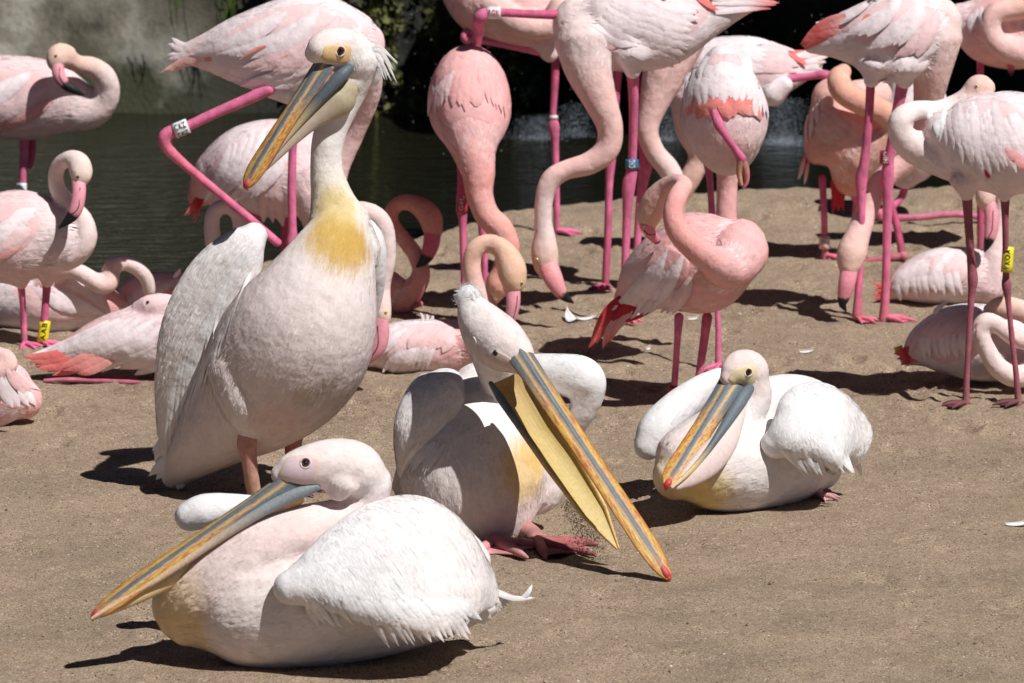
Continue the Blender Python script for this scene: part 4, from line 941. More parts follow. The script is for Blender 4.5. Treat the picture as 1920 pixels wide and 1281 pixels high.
# F3: sitting behind F2
s = flam('sitting pink-white flamingo with bent neck behind the yellow-ringed bird', (100, 616), [
    ([(-40,572,0,36),(30,560,0,62),(110,562,0,68),(175,570,0,50),(222,580,.02,26)], [A2, A2, A2, B_], 24, 22, .85),
    ([(80,530,-.05,30),(115,506,-.09,19),(150,512,-.11,17),(188,534,-.12,18),(206,528,-.11,18),(208,504,-.10,17),(226,493,-.09,15),(252,500,-.07,15),(274,522,-.05,14),(280,545,-.04,13)], [NK, NW, NK, NW, NW], 40, 16, .95)], GS, paints=[(215,560,.06,C_,.5)])
wg = wing(s, [(10,540),(80,520),(150,545),(190,575),(150,605),(60,605)], A2, A2)
s.fan((60,535),(100,545),(140,580),(190,590), 6, 13, A2, wg, .05)

# F4: sitting, neck loop rising behind the standing pelican's wing
s = flam('sitting pink flamingo with looped white neck, half hidden by the standing pelican', (300, 600), [
    ([(222,575,0,22),(258,560,0,44),(310,556,0,48),(360,562,0,48),(405,570,0,34)], [B_, B_, A_, A_], 22, 20, .9),
    ([(400,560,0,30),(404,500,.0,17),(398,440,0,16),(398,408,0,15),(410,390,0,15),(432,388,0,15),(448,404,0,16),(455,440,.0,17),(462,475,0,15)], [NW, NW, NK], 36, 16, .95)], GS)
wg = wing(s, [(235,565),(270,525),(330,515),(370,540),(340,590),(260,590)], B_, A_)
s.fan((340,525),(300,530),(270,580),(225,585), 7, 9, A_, wg, .05); s.fan((350,540),(320,545),(310,590),(250,592), 6, 9, B2, wg, .05)
s.plume((325,520,-.05),(334,512,-.05),(338,504,-.05), 4, [A2], wg)

# F5: lying bird with coral wing tip
s = flam('flamingo lying with tucked head and coral wing tip, beside the standing pelican', (200, 712), [
    ([(75,682,.02,12),(130,660,.01,26),(195,640,0,46),(260,632,0,60),(320,636,0,66),(380,645,0,52)], [C_, B_, A_, A_, A_], 26, 22, .9),
    ([(258,578,-.02,14),(280,574,-.03,22),(310,576,-.02,26),(345,590,0,26)], [A_, A_], 14, 16, .9)], GS)
s.plumes = None
wg = wing(s, [(95,668),(160,625),(230,600),(290,600),(300,630),(230,650),(150,680)], A2, A2, off=.008)
s.tailfan(6, (190,640,-.05), (210,665,-.06), (110,668,-.03), (150,690,-.05), (40,672,.0), (95,702,-.03), 10, [(.82,.34,.30), C_, (.82,.26,.23)], wg); s.tailfan(4, (210,645,-.07), (225,665,-.07), (160,670,-.06), (175,690,-.06), (110,690,-.05), (135,702,-.05), 12, [(.82,.42,.38), (.82,.24,.22)], wg)
s.fan((200,600),(290,600),(60,668),(140,680), 5, 12, A2, wg, -.05, lift=.011); s.fan((230,600),(300,615),(120,665),(190,695), 6, 12, A2, wg, -.05, lift=.011)
s.fan((290,640),(310,670),(210,660),(250,700), 5, 13, A2, wg, -.05, lift=.011)
s.eye(277, 567, 3.5, (.05,.03,.03), .7)
s.leg([(84,714,4,-.05),(130,712,5,-.05),(200,715,5,-.05),(300,719,6,-.05)], [LEG, LEGD])
s.leg([(150,710,4,.0),(210,708,5,.0),(300,712,6,.0)], [LEG])

# F6: cut by the left edge
s = flam('round pink flamingo lying with coiled neck near a coral wing tip', (20, 795), [
    ([(-90,745,.02,50),(-25,738,0,72),(20,742,0,62),(48,752,0,36)], [B_, B_, A_, B_], 20, 22, .9),
    ([(-60,715,-.12,26),(-15,700,-.17,24),(14,688,-.18,19),(12,670,-.17,16),(-20,662,-.15,16)], [NK, NK], 22, 16, .95)], GS)
wg = wing(s, [(-20,700),(30,700),(62,735),(60,770),(20,770),(-20,750)], B_, A_)
s.fan((-10,705),(40,710),(10,760),(72,760), 7, 10, A2, wg, .05); s.fan((0,690),(35,700),(30,740),(72,735), 5, 8, (.83,.54,.54), wg, .05)

# F7: bird with raised leg and white lettered ring
s = flam('big white-pink flamingo with raised leg and white lettered ring, behind the standing pelican', (546, 640), [
    ([(335,102,.06,16),(385,98,.04,36),(445,95,.01,66),(525,92,0,94),(605,84,0,96),(668,84,0,66),(690,88,0,44)], [(.80,.48,.42), A2, A2, A2, A_], 32, 24, .72),
    ([(668,110,0,50),(684,170,.05,32),(660,250,.10,24),(630,330,.1,22),(640,400,.1,20)], [A_, NK], 22, 16, .9),
    ([(530,165,-.05,34),(508,172,-.06,16)], [A2], 8, 14, .8)])
wg = wing(s, [(370,90),(430,45),(520,5),(620,0),(690,40),(690,90),(600,140),(480,130)], A2, A2, off=.008)
s.tailfan(5, (420,82,-.02), (410,100,-.02), (360,105,.02), (355,118,.02), (306,132,.05), (318,138,.05), 8, [A_, (.82,.5,.46), (.82,.5,.44)], wg); s.tailfan(5, (400,75,-.0), (385,95,-.0), (350,88,.03), (345,105,.03), (318,72,.05), (312,112,.05), 9, [A2, A2], wg)
s.tailfan(4, (470,75,-.07), (440,95,-.06), (425,88,-.05), (415,104,-.04), (385,98,-.02), (380,110,-.01), 8, [C_, C_, (.82,.4,.36)], wg)
s.fan((540,20),(470,60),(430,80),(360,100), 6, 14, A2, wg, -.06); s.fan((600,20),(540,60),(500,115),(420,95), 7, 15, A2, wg, -.06, lift=.005)
s.fan((640,30),(600,70),(560,130),(460,125), 7, 15, A_, wg, -.06, lift=.011); s.fan((680,50),(650,80),(620,140),(520,140), 6, 14, A2, wg, -.06, lift=.011)
for x, y in ((522,124),(470,110),(565,122)): s.feather(x+30, y-24, x-20, y+2, 4, C_, wg, .05, .003, base=.009, tipw=.3, tipcol=(.83,.48,.45))
s.fan((640,120),(560,130),(560,170),(450,150), 7, 13, A2, wg, -.05, lift=.011)
l = s.leg([(504,168,13,-.08),(460,188,12,-.08),(400,214,11,-.08),(345,240,11,-.08),(320,248,14,-.08),(309,260,15,-.08),(316,280,12,-.08),(345,308,10,-.08),(400,354,9,-.08),(470,412,9,-.08),(520,455,9,-.08)], [LEG, LEG, (.74,.18,.27), LEG], n=60)
s.band(340, 241, 22, 28, 14.5, (0.80,0.82,0.82), l, 'CKZ', d=-.08, rows=((0.35, .9), (-0.75, .9)))
s.leg([(552,180,14,.0),(549,270,9),(547,350,9),(548,425,9),(548,455,13),(546,500,8),(546,638,8)], [LEG], True, toe=-60)

# F8: behind, in shade
s = flam('pink-white flamingo bending forward in the pond behind the raised pink leg', (470, 560), [
    ([(368,372,.05,20),(405,338,.03,54),(465,318,0,86),(535,318,0,94),(590,330,0,76)], [B2, A_, A2, A_, A_], 26, 22, .8),
    ([(560,330,-.05,60),(590,390,-.08,36),(600,450,-.06,24)], [A_, NK], 12, 16, .9)])
wg = wing(s, [(375,350),(410,280),(480,240),(550,240),(570,300),(500,360),(420,390)], A2, A2, off=.008)
s.fan((500,245),(430,270),(430,360),(385,380), 7, 11, A2, wg, -.08, lift=.011); s.fan((540,260),(480,290),(480,370),(420,385), 6, 11, A2, wg, -.08, lift=.011)
s.tailfan(7, (402,340,.0), (388,365,.0), (374,368,.01), (372,388,.01), (342,402,.02), (368,414,.02), 4, [D_, D_, C_], wg); s.fan((520,330),(500,340),(530,420),(500,410), 3, 12, A_, wg, .05)
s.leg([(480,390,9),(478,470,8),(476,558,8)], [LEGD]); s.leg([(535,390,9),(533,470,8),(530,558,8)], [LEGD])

# F10: neck arching round the pelican's shoulder
s = flam('flamingo arching its neck down past the standing pelican, yellow eye showing', (580, 735), [
    ([(470,680,.0,40),(530,665,0,66),(600,660,0,68),(645,668,0,40)], [A_, A_], 18, 20, .9),
    ([(615,620,0,44),(606,540,0,27),(618,450,0,22),(648,404,0,21),(690,400,0,21),(718,424,0,20),(724,480,0,19),(713,535,0,20),(712,570,-.01,22),(716,592,-.02,19),(716,608,-.02,13)], [NK, NK, NW, NW, HD], 44, 18, .95)], GS)
s.fbill([(714,596,14,-.03),(713,622,17,-.03),(707,648,18,-.03),(694,668,13,-.03),(680,683,4,-.03)], s.root, .86, mouth=[(708,612,-.07),(709,645,-.075),(700,664,-.07),(686,678,-.06)])
s.eye(723, 586, 4.5, IRIS, .45)

# F11: sitting, orange head looped over
s = flam('sitting pink flamingo with orange head looped forward behind the digging pelican', (800, 693), [
    ([(692,668,.0,22),(730,656,0,48),(790,652,0,54),(850,654,0,54),(898,660,0,44)], [A_, A2, A2, B_, B_], 24, 22, .9),
    ([(895,640,-.03,46),(908,592,-.06,32),(893,545,-.08,20),(884,500,-.08,18),(892,467,-.08,18),(917,456,-.08,18),(944,470,-.10,21),(958,500,-.11,28),(962,528,-.12,25),(958,548,-.12,15)], [B_, NK, (.80,.50,.38), (.80,.50,.38), (.78,.50,.34), (.78,.50,.33)], 44, 18, .95)], GS)
wg = wing(s, [(700,655),(740,610),(820,600),(870,620),(880,660),(800,690),(720,690)], A2, A2)
s.fan((760,615),(740,640),(715,660),(700,680), 4, 9, A2, wg, .05); s.fan((830,625),(770,655),(800,690),(720,695), 10, 8, A2, wg, .10, lift=.005); s.fan((860,615),(800,620),(830,660),(760,650), 6, 13, (.83,.56,.56), wg, .05)
for k in range(3): s.plume((790+k*8,606,-.02),(793+k*9,596,-.02),(788+k*12,586+k*3,-.02), 3, [A2], wg)
s.fbill([(962,545,14,-.13),(962,572,13,-.14),(956,600,10,-.14),(945,615,3,-.13)], s.root, .8, mouth=[(970,556,-.17),(968,575,-.175),(962,600,-.17)])
s.eye(978, 531, 4.5, (.55,.5,.2), .5)

# F12: shaded coral bird
s = flam('coral flamingo sitting in shade with its neck bent in a tight loop', (745, 583), [
    ([(690,548,.0,34),(725,545,0,40),(752,556,0,26)], [B2, B2, B2], 14, 18, .9),
    ([(748,566,0,27),(772,546,-.02,23),(790,514,-.03,18),(780,480,-.01,16),(758,450,.0,15),(737,422,.0,14),(734,397,.0,14),(752,380,0,15),(780,384,-.02,18),(805,405,-.04,23),(812,434,-.05,19),(810,448,-.05,13)], [B2, B2, (.74,.30,.24), (.74,.30,.24), (.74,.30,.24), (.70,.30,.26)], 44, 18, .95)], GS)
s.fbill([(811,440,16,-.06),(807,464,15,-.07),(797,486,11,-.07),(782,500,3,-.06)], s.root, .54, pink=(.60,.14,.22))
s.leg([(775,575,6,-.03),(788,570,6,-.05)], [LEGR])

# F13: facing us, neck hanging
s = flam('rosy flamingo facing forward with round body and neck hanging straight down', (872, 598), [
    ([(880,140,.16,34,1.4),(880,168,.08,66,1.5),(880,195,.0,79,1.4),(884,235,-.08,68,1.1),(888,280,-.14,44,1.0),(897,325,-.17,32),(899,365,-.18,26),(914,405,-.19,24),(938,430,-.19,25),(952,465,-.19,23),(946,505,-.18,23),(934,535,-.18,25),(926,556,-.18,16)], [B_, B_, B_, B2, (.82,.39,.34), (.82,.38,.33), (.82,.37,.30), (.78,.46,.33)], 60, 24, 1.0)], nb=8000)
wg = wing(s, [(812,190),(830,140),(880,118),(930,135),(950,190),(930,240),(880,225),(830,240)], B_, A_, off=.004)
s.fan((850,130),(820,160),(835,190),(808,215), 5, 9, A_, wg, .08); s.fan((900,130),(935,160),(905,180),(945,215), 6, 9, B_, wg, -.06); s.fan((860,140),(900,145),(850,200),(900,205), 5, 11, B_, wg, .03)
s.feather(811, 158, 816, 195, 4, A2, wg); s.feather(818, 170, 826, 200, 4, A2, wg)
s.leg([(862,275,9,-.0),(866,340,9,.0),(866,385,12),(868,430,8),(870,520,7),(876,596,8)], [LEGD, LEGD, LEG, LEGR], True, toe=-80)
s.leg([(900,360,9,.1),(903,420,8,.1),(908,480,7,.1),(908,545,7,.1)], [LEG], True, toe=-60)
s.band(866, 382, 88, 34, 11, (.42,.03,.06), None, 'GHJ', tcol=(.75,.7,.7))

# F14: behind, body cut by the top
s = flam('shaded pink flamingo near the rock with one pink leg drawn up level', (1043, 441), [
    ([(845,-60,.0,40),(900,-5,0,66),(960,18,0,72),(1020,40,0,64),(1060,60,0,44)], [B_, B_, B_, A_], 24, 22, .9),
    ([(920,10,-.10,26),(965,40,-.14,26),(1010,52,-.14,25),(1042,40,-.13,24),(1050,10,-.12,22)], [NK, NK], 22, 16, .95),
    ([(1020,80,-.05,26),(1030,100,-.05,18)], [A_], 8, 14, 1.)])
s.leg([(1016,97,10,-.06),(940,83,7,-.06),(890,74,8,-.06),(874,72,12,-.06),(878,60,9,-.05),(905,64,6,-.04),(930,62,5,-.03)], [LEG])
l = s.leg([(1042,108,9,.0),(1040,160,8),(1037,215,7),(1038,236,12),(1041,270,8),(1043,350,7),(1044,438,7)], [LEGD, LEG, LEG], True, toe=-15, size=.10)
s.band(1038, 220, 92, 6, 8.5, (.75,.75,.75), l)

# F16: behind F15
s = flam('beige-necked flamingo standing behind the blue-ringed bird', (1160, 541), [
    ([(1100,30,.0,50),(1170,35,0,74),(1240,45,0,66),(1280,60,0,44)], [A_, A_], 18, 20, .9),
    ([(1268,70,0,56),(1248,130,-.02,44),(1224,200,-.04,27),(1214,245,-.05,21),(1228,286,-.05,20),(1254,318,-.05,21),(1266,352,-.05,20),(1258,400,-.05,20)], [NK, NK, NK, NW, NW], 32, 18, .95)])
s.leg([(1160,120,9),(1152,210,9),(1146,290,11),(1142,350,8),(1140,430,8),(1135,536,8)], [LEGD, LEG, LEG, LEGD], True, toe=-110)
s.leg([(1192,120,9,.0),(1197,210,9),(1207,290,10),(1210,312,14),(1205,345,11),(1198,400,8),(1194,480,8),(1192,540,8)], [LEGD, LEG, LEG], True, toe=-60)

# F15: S-necked bird with blue ring
s = flam('big flamingo with deep S-bent neck reaching to the sand and blue ring', (1172, 603), [
    ([(1080,48,-.01,56),(1115,48,0,82),(1175,46,0,90),(1245,42,0,84),(1320,20,.04,56),(1390,2,.07,30),(1440,-5,.09,14)], [NW, A2, A2, A2, B_], 30, 24, .8),
    ([(1100,80,-.05,62),(1104,130,-.08,46),(1126,190,-.10,32),(1144,240,-.10,25),(1138,280,-.10,24),(1106,306,-.10,22),(1064,318,-.10,19),(1036,334,-.10,20),(1022,364,-.10,18),(1018,410,-.10,17),(1021,440,-.10,20),(1021,470,-.10,26),(1024,498,-.10,24),(1030,515,-.10,16)], [NW, NK, NK, NK, NK, NW, NW, HD, HD], 60, 18, .95),
    ([(1185,100,-.08,36),(1186,132,-.08,17)], [A2], 8, 14, 1.)])
wg = wing(s, [(1110,30),(1180,0),(1290,-10),(1350,10),(1300,70),(1210,100),(1130,90)], A2, A2, off=.008)
s.fan((1150,0),(1120,50),(1230,30),(1200,90), 6, 15, A2, wg, .06); s.fan((1220,-10),(1190,50),(1310,15),(1290,80), 7, 14, A2, wg, .06, lift=.011); s.fan((1200,60),(1180,100),(1290,90),(1260,125), 5, 14, A2, wg, -.05, lift=.011)
s.feather(1235, -5, 1290, 34, 7, D_, wg, 0, .005, base=.005, tipw=.3); s.feather(1300, -8, 1342, 20, 8, C_, wg, 0, .010, base=.003)
s.tailfan(6, (1340,-18,-.04), (1330,22,-.04), (1400,-14,.02), (1395,14,.02), (1468,-8,.07), (1440,18,.06), 8, [A2, A2, C_], wg)
s.fbill([(1028,500,19,-.12),(1038,524,18,-.14),(1050,546,13,-.15),(1062,559,8,-.15),(1075,568,2,-.15)], s.root, .60, pink=(.76,.30,.32), mouth=[(1012,512,-.18),(1020,535,-.19),(1034,556,-.19),(1055,566,-.18)])
s.eye(1007, 487, 4.5, IRIS, .45)
l = s.leg([(1186,125,14,-.06),(1188,200,10,-.03),(1186,290,9),(1184,325,12),(1179,348,14),(1176,400,10),(1172,500,8),(1168,600,9)], [LEG], True, toe=-60, footcol=LEGR)
s.band(1185, 308, 90, 18, 12.5, (.03,.16,.30), l, 'CNC', d=0, tcol=(.8,.8,.8))
l = s.leg([(1064,28,11,-.02),(1000,27,9,-.04),(945,24,9,-.05),(915,24,11,-.05),(900,34,14,-.05),(897,58,12,.05),(894,85,9,.14),(890,130,8,.26),(885,180,8,.36)], [LEGD, LEG, LEG])
s.band(926, 24, 0, 26, 12, (.72,.70,.70), l, 'RGK', d=-.05, tcol=(.45,.03,.10))

# F18: with raised leg to the right
s = flam('white-pink flamingo with coral wing tip and bent raised leg beside the coral bird', (1376, 482), [
    ([(1300,175,0,46),(1335,150,0,76),(1395,132,0,66),(1445,135,.02,56),(1490,130,.05,34),(1530,118,.08,18)], [A_, A2, A2, A2, A2], 26, 22, .75),
    ([(1300,180,0,48),(1296,240,0,32),(1312,290,0,22),(1294,334,0,21),(1270,375,0,20),(1264,420,0,20)], [A_, NK, (.80,.50,.38), (.80,.50,.38)], 26, 16, .95),
    ([(1450,175,-.04,26),(1470,160,-.05,18)], [A2], 8, 14, 1.)])
wg = wing(s, [(1300,110),(1360,75),(1430,72),(1490,100),(1500,130),(1430,160),(1340,150)], A2, A2)
s.fan((1360,85),(1330,120),(1440,85),(1430,140), 6, 13, A2, wg, -.05); s.fan((1420,85),(1400,130),(1500,100),(1490,140), 6, 11, A_, wg, -.05)
s.fan((1470,95),(1480,105),(1510,118),(1520,108), 3, 8, C_, wg, .0, lift=.011, base=.003); s.tailfan(7, (1480,112,-.0), (1480,145,-.0), (1520,104,.03), (1515,140,.03), (1555,100,.06), (1535,142,.05), 7, [A2, A2, NW], wg)
s.plume((1316,92,-.05),(1314,82,-.05),(1318,74,-.05), 5, [A2], wg)
s.leg([(1480,148,9,-.04),(1520,143,8,-.05),(1546,140,10,-.06),(1557,152,10,-.06),(1560,200,7,-.06),(1566,270,7,-.05),(1576,315,8,-.05),(1582,336,11,-.05),(1596,358,9,-.05),(1608,380,7,-.05)], [LEG], n=50)
s.leg([(1606,372,7,-.03),(1604,400,7,-.02),(1600,425,5,-.02)], [LEGR], name='toe')
s.leg([(1374,200,9,.03),(1376,330,7,.03),(1376,480,7,.03)], [LEG], True, toe=-60)

# F19: seen from behind
s = flam('flamingo seen from behind with coral tail and one foot tucked up', (1347, 692), [
    ([(1354,122,-.02,36,1.5),(1356,150,-.04,64,1.4),(1357,190,-.05,80,1.35),(1359,230,-.03,82,1.35),(1362,265,.0,64,1.35),(1364,288,.04,36,1.3)], [A2, A2, A_, NW, NW], 28, 24, 1.4),
    ([(1362,270,.25,32),(1364,330,.28,21),(1362,390,.28,20),(1360,430,.28,22),(1352,450,.28,16)], [B_, B_], 18, 16, .95)], paints=[(1362,280,.12,(.74,.54,.46),.5)])
wg = wing(s, [(1290,170),(1310,115),(1357,98),(1405,120),(1425,170),(1420,215),(1360,235),(1295,215)], A2, A2, off=.006)
s.fan((1300,175),(1410,175),(1290,215),(1425,220), 9, 17, C_, wg, .0, lift=.004, tipcol=(.80,.36,.32)); s.fan((1320,175),(1390,175),(1305,222),(1408,216), 8, 17, C_, wg, .0, lift=.004, tipcol=(.80,.32,.28))
s.fan((1300,135),(1330,120),(1286,205),(1325,195), 6, 13, A2, wg, .05, lift=.004, base=.003); s.fan((1400,130),(1425,165),(1405,210),(1436,220), 7, 12, A2, wg, -.05, lift=.004, base=.003)
s.fan((1320,130),(1400,130),(1320,188),(1402,190), 10, 14, A2, wg, .0, lift=.004, base=.003); s.fan((1325,105),(1395,110),(1312,150),(1410,155), 10, 15, A2, wg, .0, lift=.004, base=.003); s.fan((1340,100),(1375,100),(1335,128),(1382,130), 4, 12, A_, wg, .0, lift=.004, base=.003)
s.leg([(1340,212,8,-.25),(1348,234,11,-.265),(1360,254,8,-.265),(1378,280,8,-.245),(1390,298,11,-.22)], [LEG])
s.leg([(1390,298,9,-.22),(1398,318,8,-.215),(1400,340,5,-.21),(1394,353,3,-.21)], [(.60,.30,.22), LEGR], name='toe'); s.leg([(1388,300,8,-.225),(1386,325,6,-.22),(1390,346,4,-.22)], [(.60,.34,.20)], name='toe')
s.leg([(1326,300,10,.05),(1331,340,7,.05),(1336,420,7,.05),(1340,500,6,.04),(1346,600,6,.02),(1347,690,7)], [LEGD, LEG, LEG], True, toe=-100)

# F17: rosy preening bird
s = flam('rosy flamingo preening with looped neck and red wing tip, behind the resting pelican', (1290, 752), [
    ([(1170,562,.12,22),(1210,528,.08,56),(1262,506,.03,84),(1320,490,-.01,98),(1368,470,-.04,76),(1396,455,-.05,48)], [B_, A_, B_, B_, B_], 28, 24, .85),
    ([(1388,470,-.10,56),(1366,500,-.16,46),(1330,486,-.24,29),(1296,460,-.28,24),(1270,432,-.29,22),(1262,398,-.28,20),(1272,366,-.26,19),(1283,348,-.23,17),(1270,340,-.19,15),(1250,350,-.15,19),(1230,374,-.12,25),(1218,402,-.10,25),(1214,424,-.09,17)], [B_, B_, B2, B2, (.78,.46,.42), (.78,.44,.40), (.78,.48,.40), (.78,.50,.38)], 60, 18, .95)], nb=7000,
    paints=[(1290,585,.12,(.78,.52,.44),.5)])
wg = wing(s, [(1180,560),(1210,490),(1250,450),(1300,470),(1290,530),(1240,570)], A2, A_, off=.006)
s.fan((1255,470),(1225,500),(1190,585),(1150,575), 6, 10, A2, wg, -.06, lift=.011); s.fan((1280,480),(1245,520),(1225,580),(1180,585), 6, 11, A2, wg, -.06, lift=.011); s.fan((1300,520),(1280,545),(1260,585),(1215,575), 5, 11, A_, wg, -.05, lift=.011)
s.tailfan(6, (1225,555,.05), (1190,545,.07), (1165,590,.07), (1140,585,.09), (1135,625,.09), (1104,655,.11), 8, [D_, D_, C_], wg); s.tailfan(3, (1225,575,.05), (1205,585,.06), (1165,600,.06), (1150,610,.07), (1142,640,.08), (1135,650,.08), 7, [NW, B_, C_], wg)
s.tailfan(5, (1220,560,.03), (1240,570,.02), (1180,572,.06), (1195,590,.05), (1150,600,.07), (1165,610,.06), 9, [D_, D_], wg)
s.fbill([(1212,422,13,-.11),(1220,438,11,-.10),(1232,452,8,-.08)], s.root, .99, pink=(.72,.24,.32), mouth=[(1208,432,-.15),(1216,440,-.15),(1226,440,-.14)])
s.eye(1203, 423, 4.5, (.66,.60,.10), .45)
l = s.leg([(1273,595,10,.0),(1270,640,7),(1266,700,7),(1263,735,7),(1261,760,7)], [LEG], True, toe=-80)
s.band(1262, 734, 86, 20, 10, (.42,.02,.05), l, 'A', d=0, tcol=(.8,.8,.8))
s.leg([(1326,595,11,-.02),(1320,640,9),(1310,710,8),(1304,758,8)], [LEGD, LEG, LEG], True, toe=-80)

# F26: mostly hidden, behind the coral bird
s = flam('whitish flamingo hidden behind the coral bird, one pink leg along the sand', (1720, 418), [
    ([(1700,150,.0,40),(1710,190,0,66),(1712,250,0,72),(1705,305,0,52),(1695,330,0,30)], [A2, A2, NW, NW], 22, 20, .8)])
s.leg([(1648,400,10,-.05),(1655,408,9,-.05),(1720,408,7,-.05),(1790,402,7,-.05),(1850,408,7,-.05)], [LEGR, LEG, LEG])
s.leg([(1700,320,9),(1690,370,8),(1652,402,9,-.04)], [LEGD, LEG])

# F21: coral bird with folded neck
s = flam('deep coral-pink flamingo with neck folded flat along its back', (1560, 488), [
    ([(1562,182,0,42),(1574,215,0,72),(1592,258,0,88),(1604,300,0,74),(1596,335,0,38)], [(.80,.46,.40), (.80,.42,.36), (.80,.40,.34), (.78,.34,.28)], 24, 22, .9),
    ([(1625,300,-.08,50),(1662,275,-.13,34),(1678,240,-.15,24),(1655,210,-.17,23),(1615,192,-.18,24),(1582,172,-.17,24),(1572,148,-.15,22),(1582,134,-.14,16)], [(.80,.44,.36), (.80,.42,.32), (.80,.40,.30), (.80,.42,.31), (.80,.44,.33)], 32, 18, .95),
    ([(1610,185,-.02,36),(1640,180,-.0,34)], [(.80,.50,.45)], 8, 16, 1.)], nb=8000)
wg = wing(s, [(1520,240),(1545,190),(1590,215),(1640,240),(1640,280),(1570,280)], (.80,.50,.44), (.80,.52,.46))
s.fan((1545,205),(1530,235),(1600,250),(1560,275), 5, 12, (.80,.52,.47), wg, .05); s.fan((1535,190),(1515,220),(1535,235),(1512,270), 4, 7, A_, wg, .05)
s.tailfan(5, (1590,340,-.02), (1560,340,-.02), (1580,365,-.02), (1562,368,-.02), (1578,392,-.02), (1556,402,-.02), 5, [D_], s.bodyobj); s.fan((1510,290),(1515,300),(1498,335),(1506,340), 3, 5, C_, s.bodyobj, .0, tipcol=A2)
l = s.leg([(1542,335,8),(1545,400,7),(1546,440,7),(1547,485,8)], [LEGD, LEG, LEGR], True, toe=-10)
s.band(1546, 455, 90, 24, 10.5, (.72,.60,.55), l, 'PTJ', tcol=(.5,.1,.1))
s.leg([(1556,490,8,-.02),(1620,490,7,-.02),(1680,482,8,-.01),(1694,480,10,-.01)], [LEGD, LEGD, LEGR]); s.leg([(1640,330,9,.05),(1675,400,8,.04),(1692,478,8,.0)], [LEGD, LEGD])

# F20: big bird with coral wing tip, head to the sand
s = flam('big white-pink flamingo with coral wing tip lowering its head to the sand', (1632, 602), [
    ([(1520,84,.06,18),(1565,76,.04,36),(1625,70,.01,66),(1685,64,0,84),(1738,50,0,72),(1768,38,0,46)], [A_, A2, A2, A2, NW], 28, 24, .78),
    ([(1752,70,0,54),(1748,130,0,38),(1740,190,.03,28),(1734,245,.05,23),(1708,296,.07,22),(1668,326,.07,22),(1642,356,.06,22),(1624,400,.04,21),(1608,442,.01,24),(1597,474,-.01,29),(1592,500,-.02,23),(1590,514,-.02,15)], [NK, NK, NK, NK, NK, NK, HD, HD], 50, 18, .95),
    ([(1640,130,-.03,40),(1634,150,-.04,16)], [A2], 8, 14, 1.), ([(1696,125,-.05,40),(1696,150,-.05,18)], [A2], 8, 14, 1.)])
wg = wing(s, [(1560,60),(1620,10),(1700,-20),(1770,10),(1770,70),(1710,110),(1620,90)], A2, A2, off=.008)
s.tailfan(6, (1585,28,-.03), (1590,58,-.03), (1540,48,.0), (1545,66,.0), (1503,80,.03), (1515,92,.03), 10, [(.82,.45,.42), C_, C_], wg); s.fan((1600,60),(1610,75),(1515,98),(1540,90), 4, 10, A2, wg, -.04)
s.fan((1650,-10),(1610,20),(1560,45),(1530,50), 5, 13, A2, wg, -.05, lift=.011); s.fan((1690,-10),(1650,30),(1630,70),(1590,60), 6, 14, A2, wg, -.05, lift=.011)
s.fan((1730,0),(1690,40),(1680,90),(1630,85), 6, 14, A2, wg, -.05, lift=.011); s.fan((1760,20),(1740,60),(1720,110),(1680,100), 5, 14, A_, wg, -.05, lift=.011)
for x, y in ((1618,54),(1664,80)): s.feather(x+12, y-26, x-4, y+3, 7, C_, wg, 0, .005, base=.004, tipw=.3)
s.fan((1760,90),(1720,110),(1690,120),(1640,135), 6, 13, A2, wg, -.05); s.fan((1750,110),(1730,120),(1690,150),(1640,150), 5, 12, A2, s.bodyobj, -.05)
s.fbill([(1592,506,17,-.03),(1588,530,16,-.04),(1583,553,13,-.04),(1580,570,8,-.04),(1586,583,2,-.03)], s.root, .56, pink=(.74,.28,.34))
s.leg([(1633,145,10,-.03),(1629,220,9,-.02),(1621,300,10,-.01),(1615,336,13),(1615,372,9),(1615,450,8),(1610,540,8),(1607,592,11)], [LEGD, LEG, LEG, LEG, LEGR], True, toe=-45, footcol=LEGR)
l = s.leg([(1695,145,14,-.04),(1680,220,11,-.03),(1668,290,10,-.01),(1664,328,14),(1664,365,11),(1663,450,9),(1660,550,9),(1658,601,12)], [LEG, LEG, LEG, LEGR], True, toe=-12, footcol=LEGR, size=.11)
s.band(1662, 296, 86, 26, 12.5, (.36,.03,.06), l, 'HJD', tcol=(.72,.62,.6))

# F23: top right
s = flam('pink flamingo by the dark rock with its neck curled in a ring', (1870, 478), [
    ([(1800,40,.0,36),(1845,50,0,68),(1910,55,0,76),(1980,55,0,60)], [A_, B_, B_, B_], 20, 22, .85),
    ([(1960,100,-.08,36),(1915,100,-.12,27),(1872,84,-.14,23),(1856,54,-.14,21),(1866,26,-.14,20),(1900,16,-.13,21),(1945,10,-.12,22)], [B_, NK, NK, (.80,.46,.36)], 30, 18, .95)])
wg = wing(s, [(1805,40),(1830,5),(1870,0),(1850,60),(1830,80)], A_, A2); s.fan((1840,10),(1825,30),(1840,60),(1815,60), 4, 9, A2, wg, .05)
s.leg([(1838,105,8),(1838,200,7),(1838,474,7)], [LEGD]); s.leg([(1890,110,8,-.05),(1895,125,8,-.06),(1896,138,5,-.06)], [LEGD, LEGR, (.03,.02,.02)], name='toe')

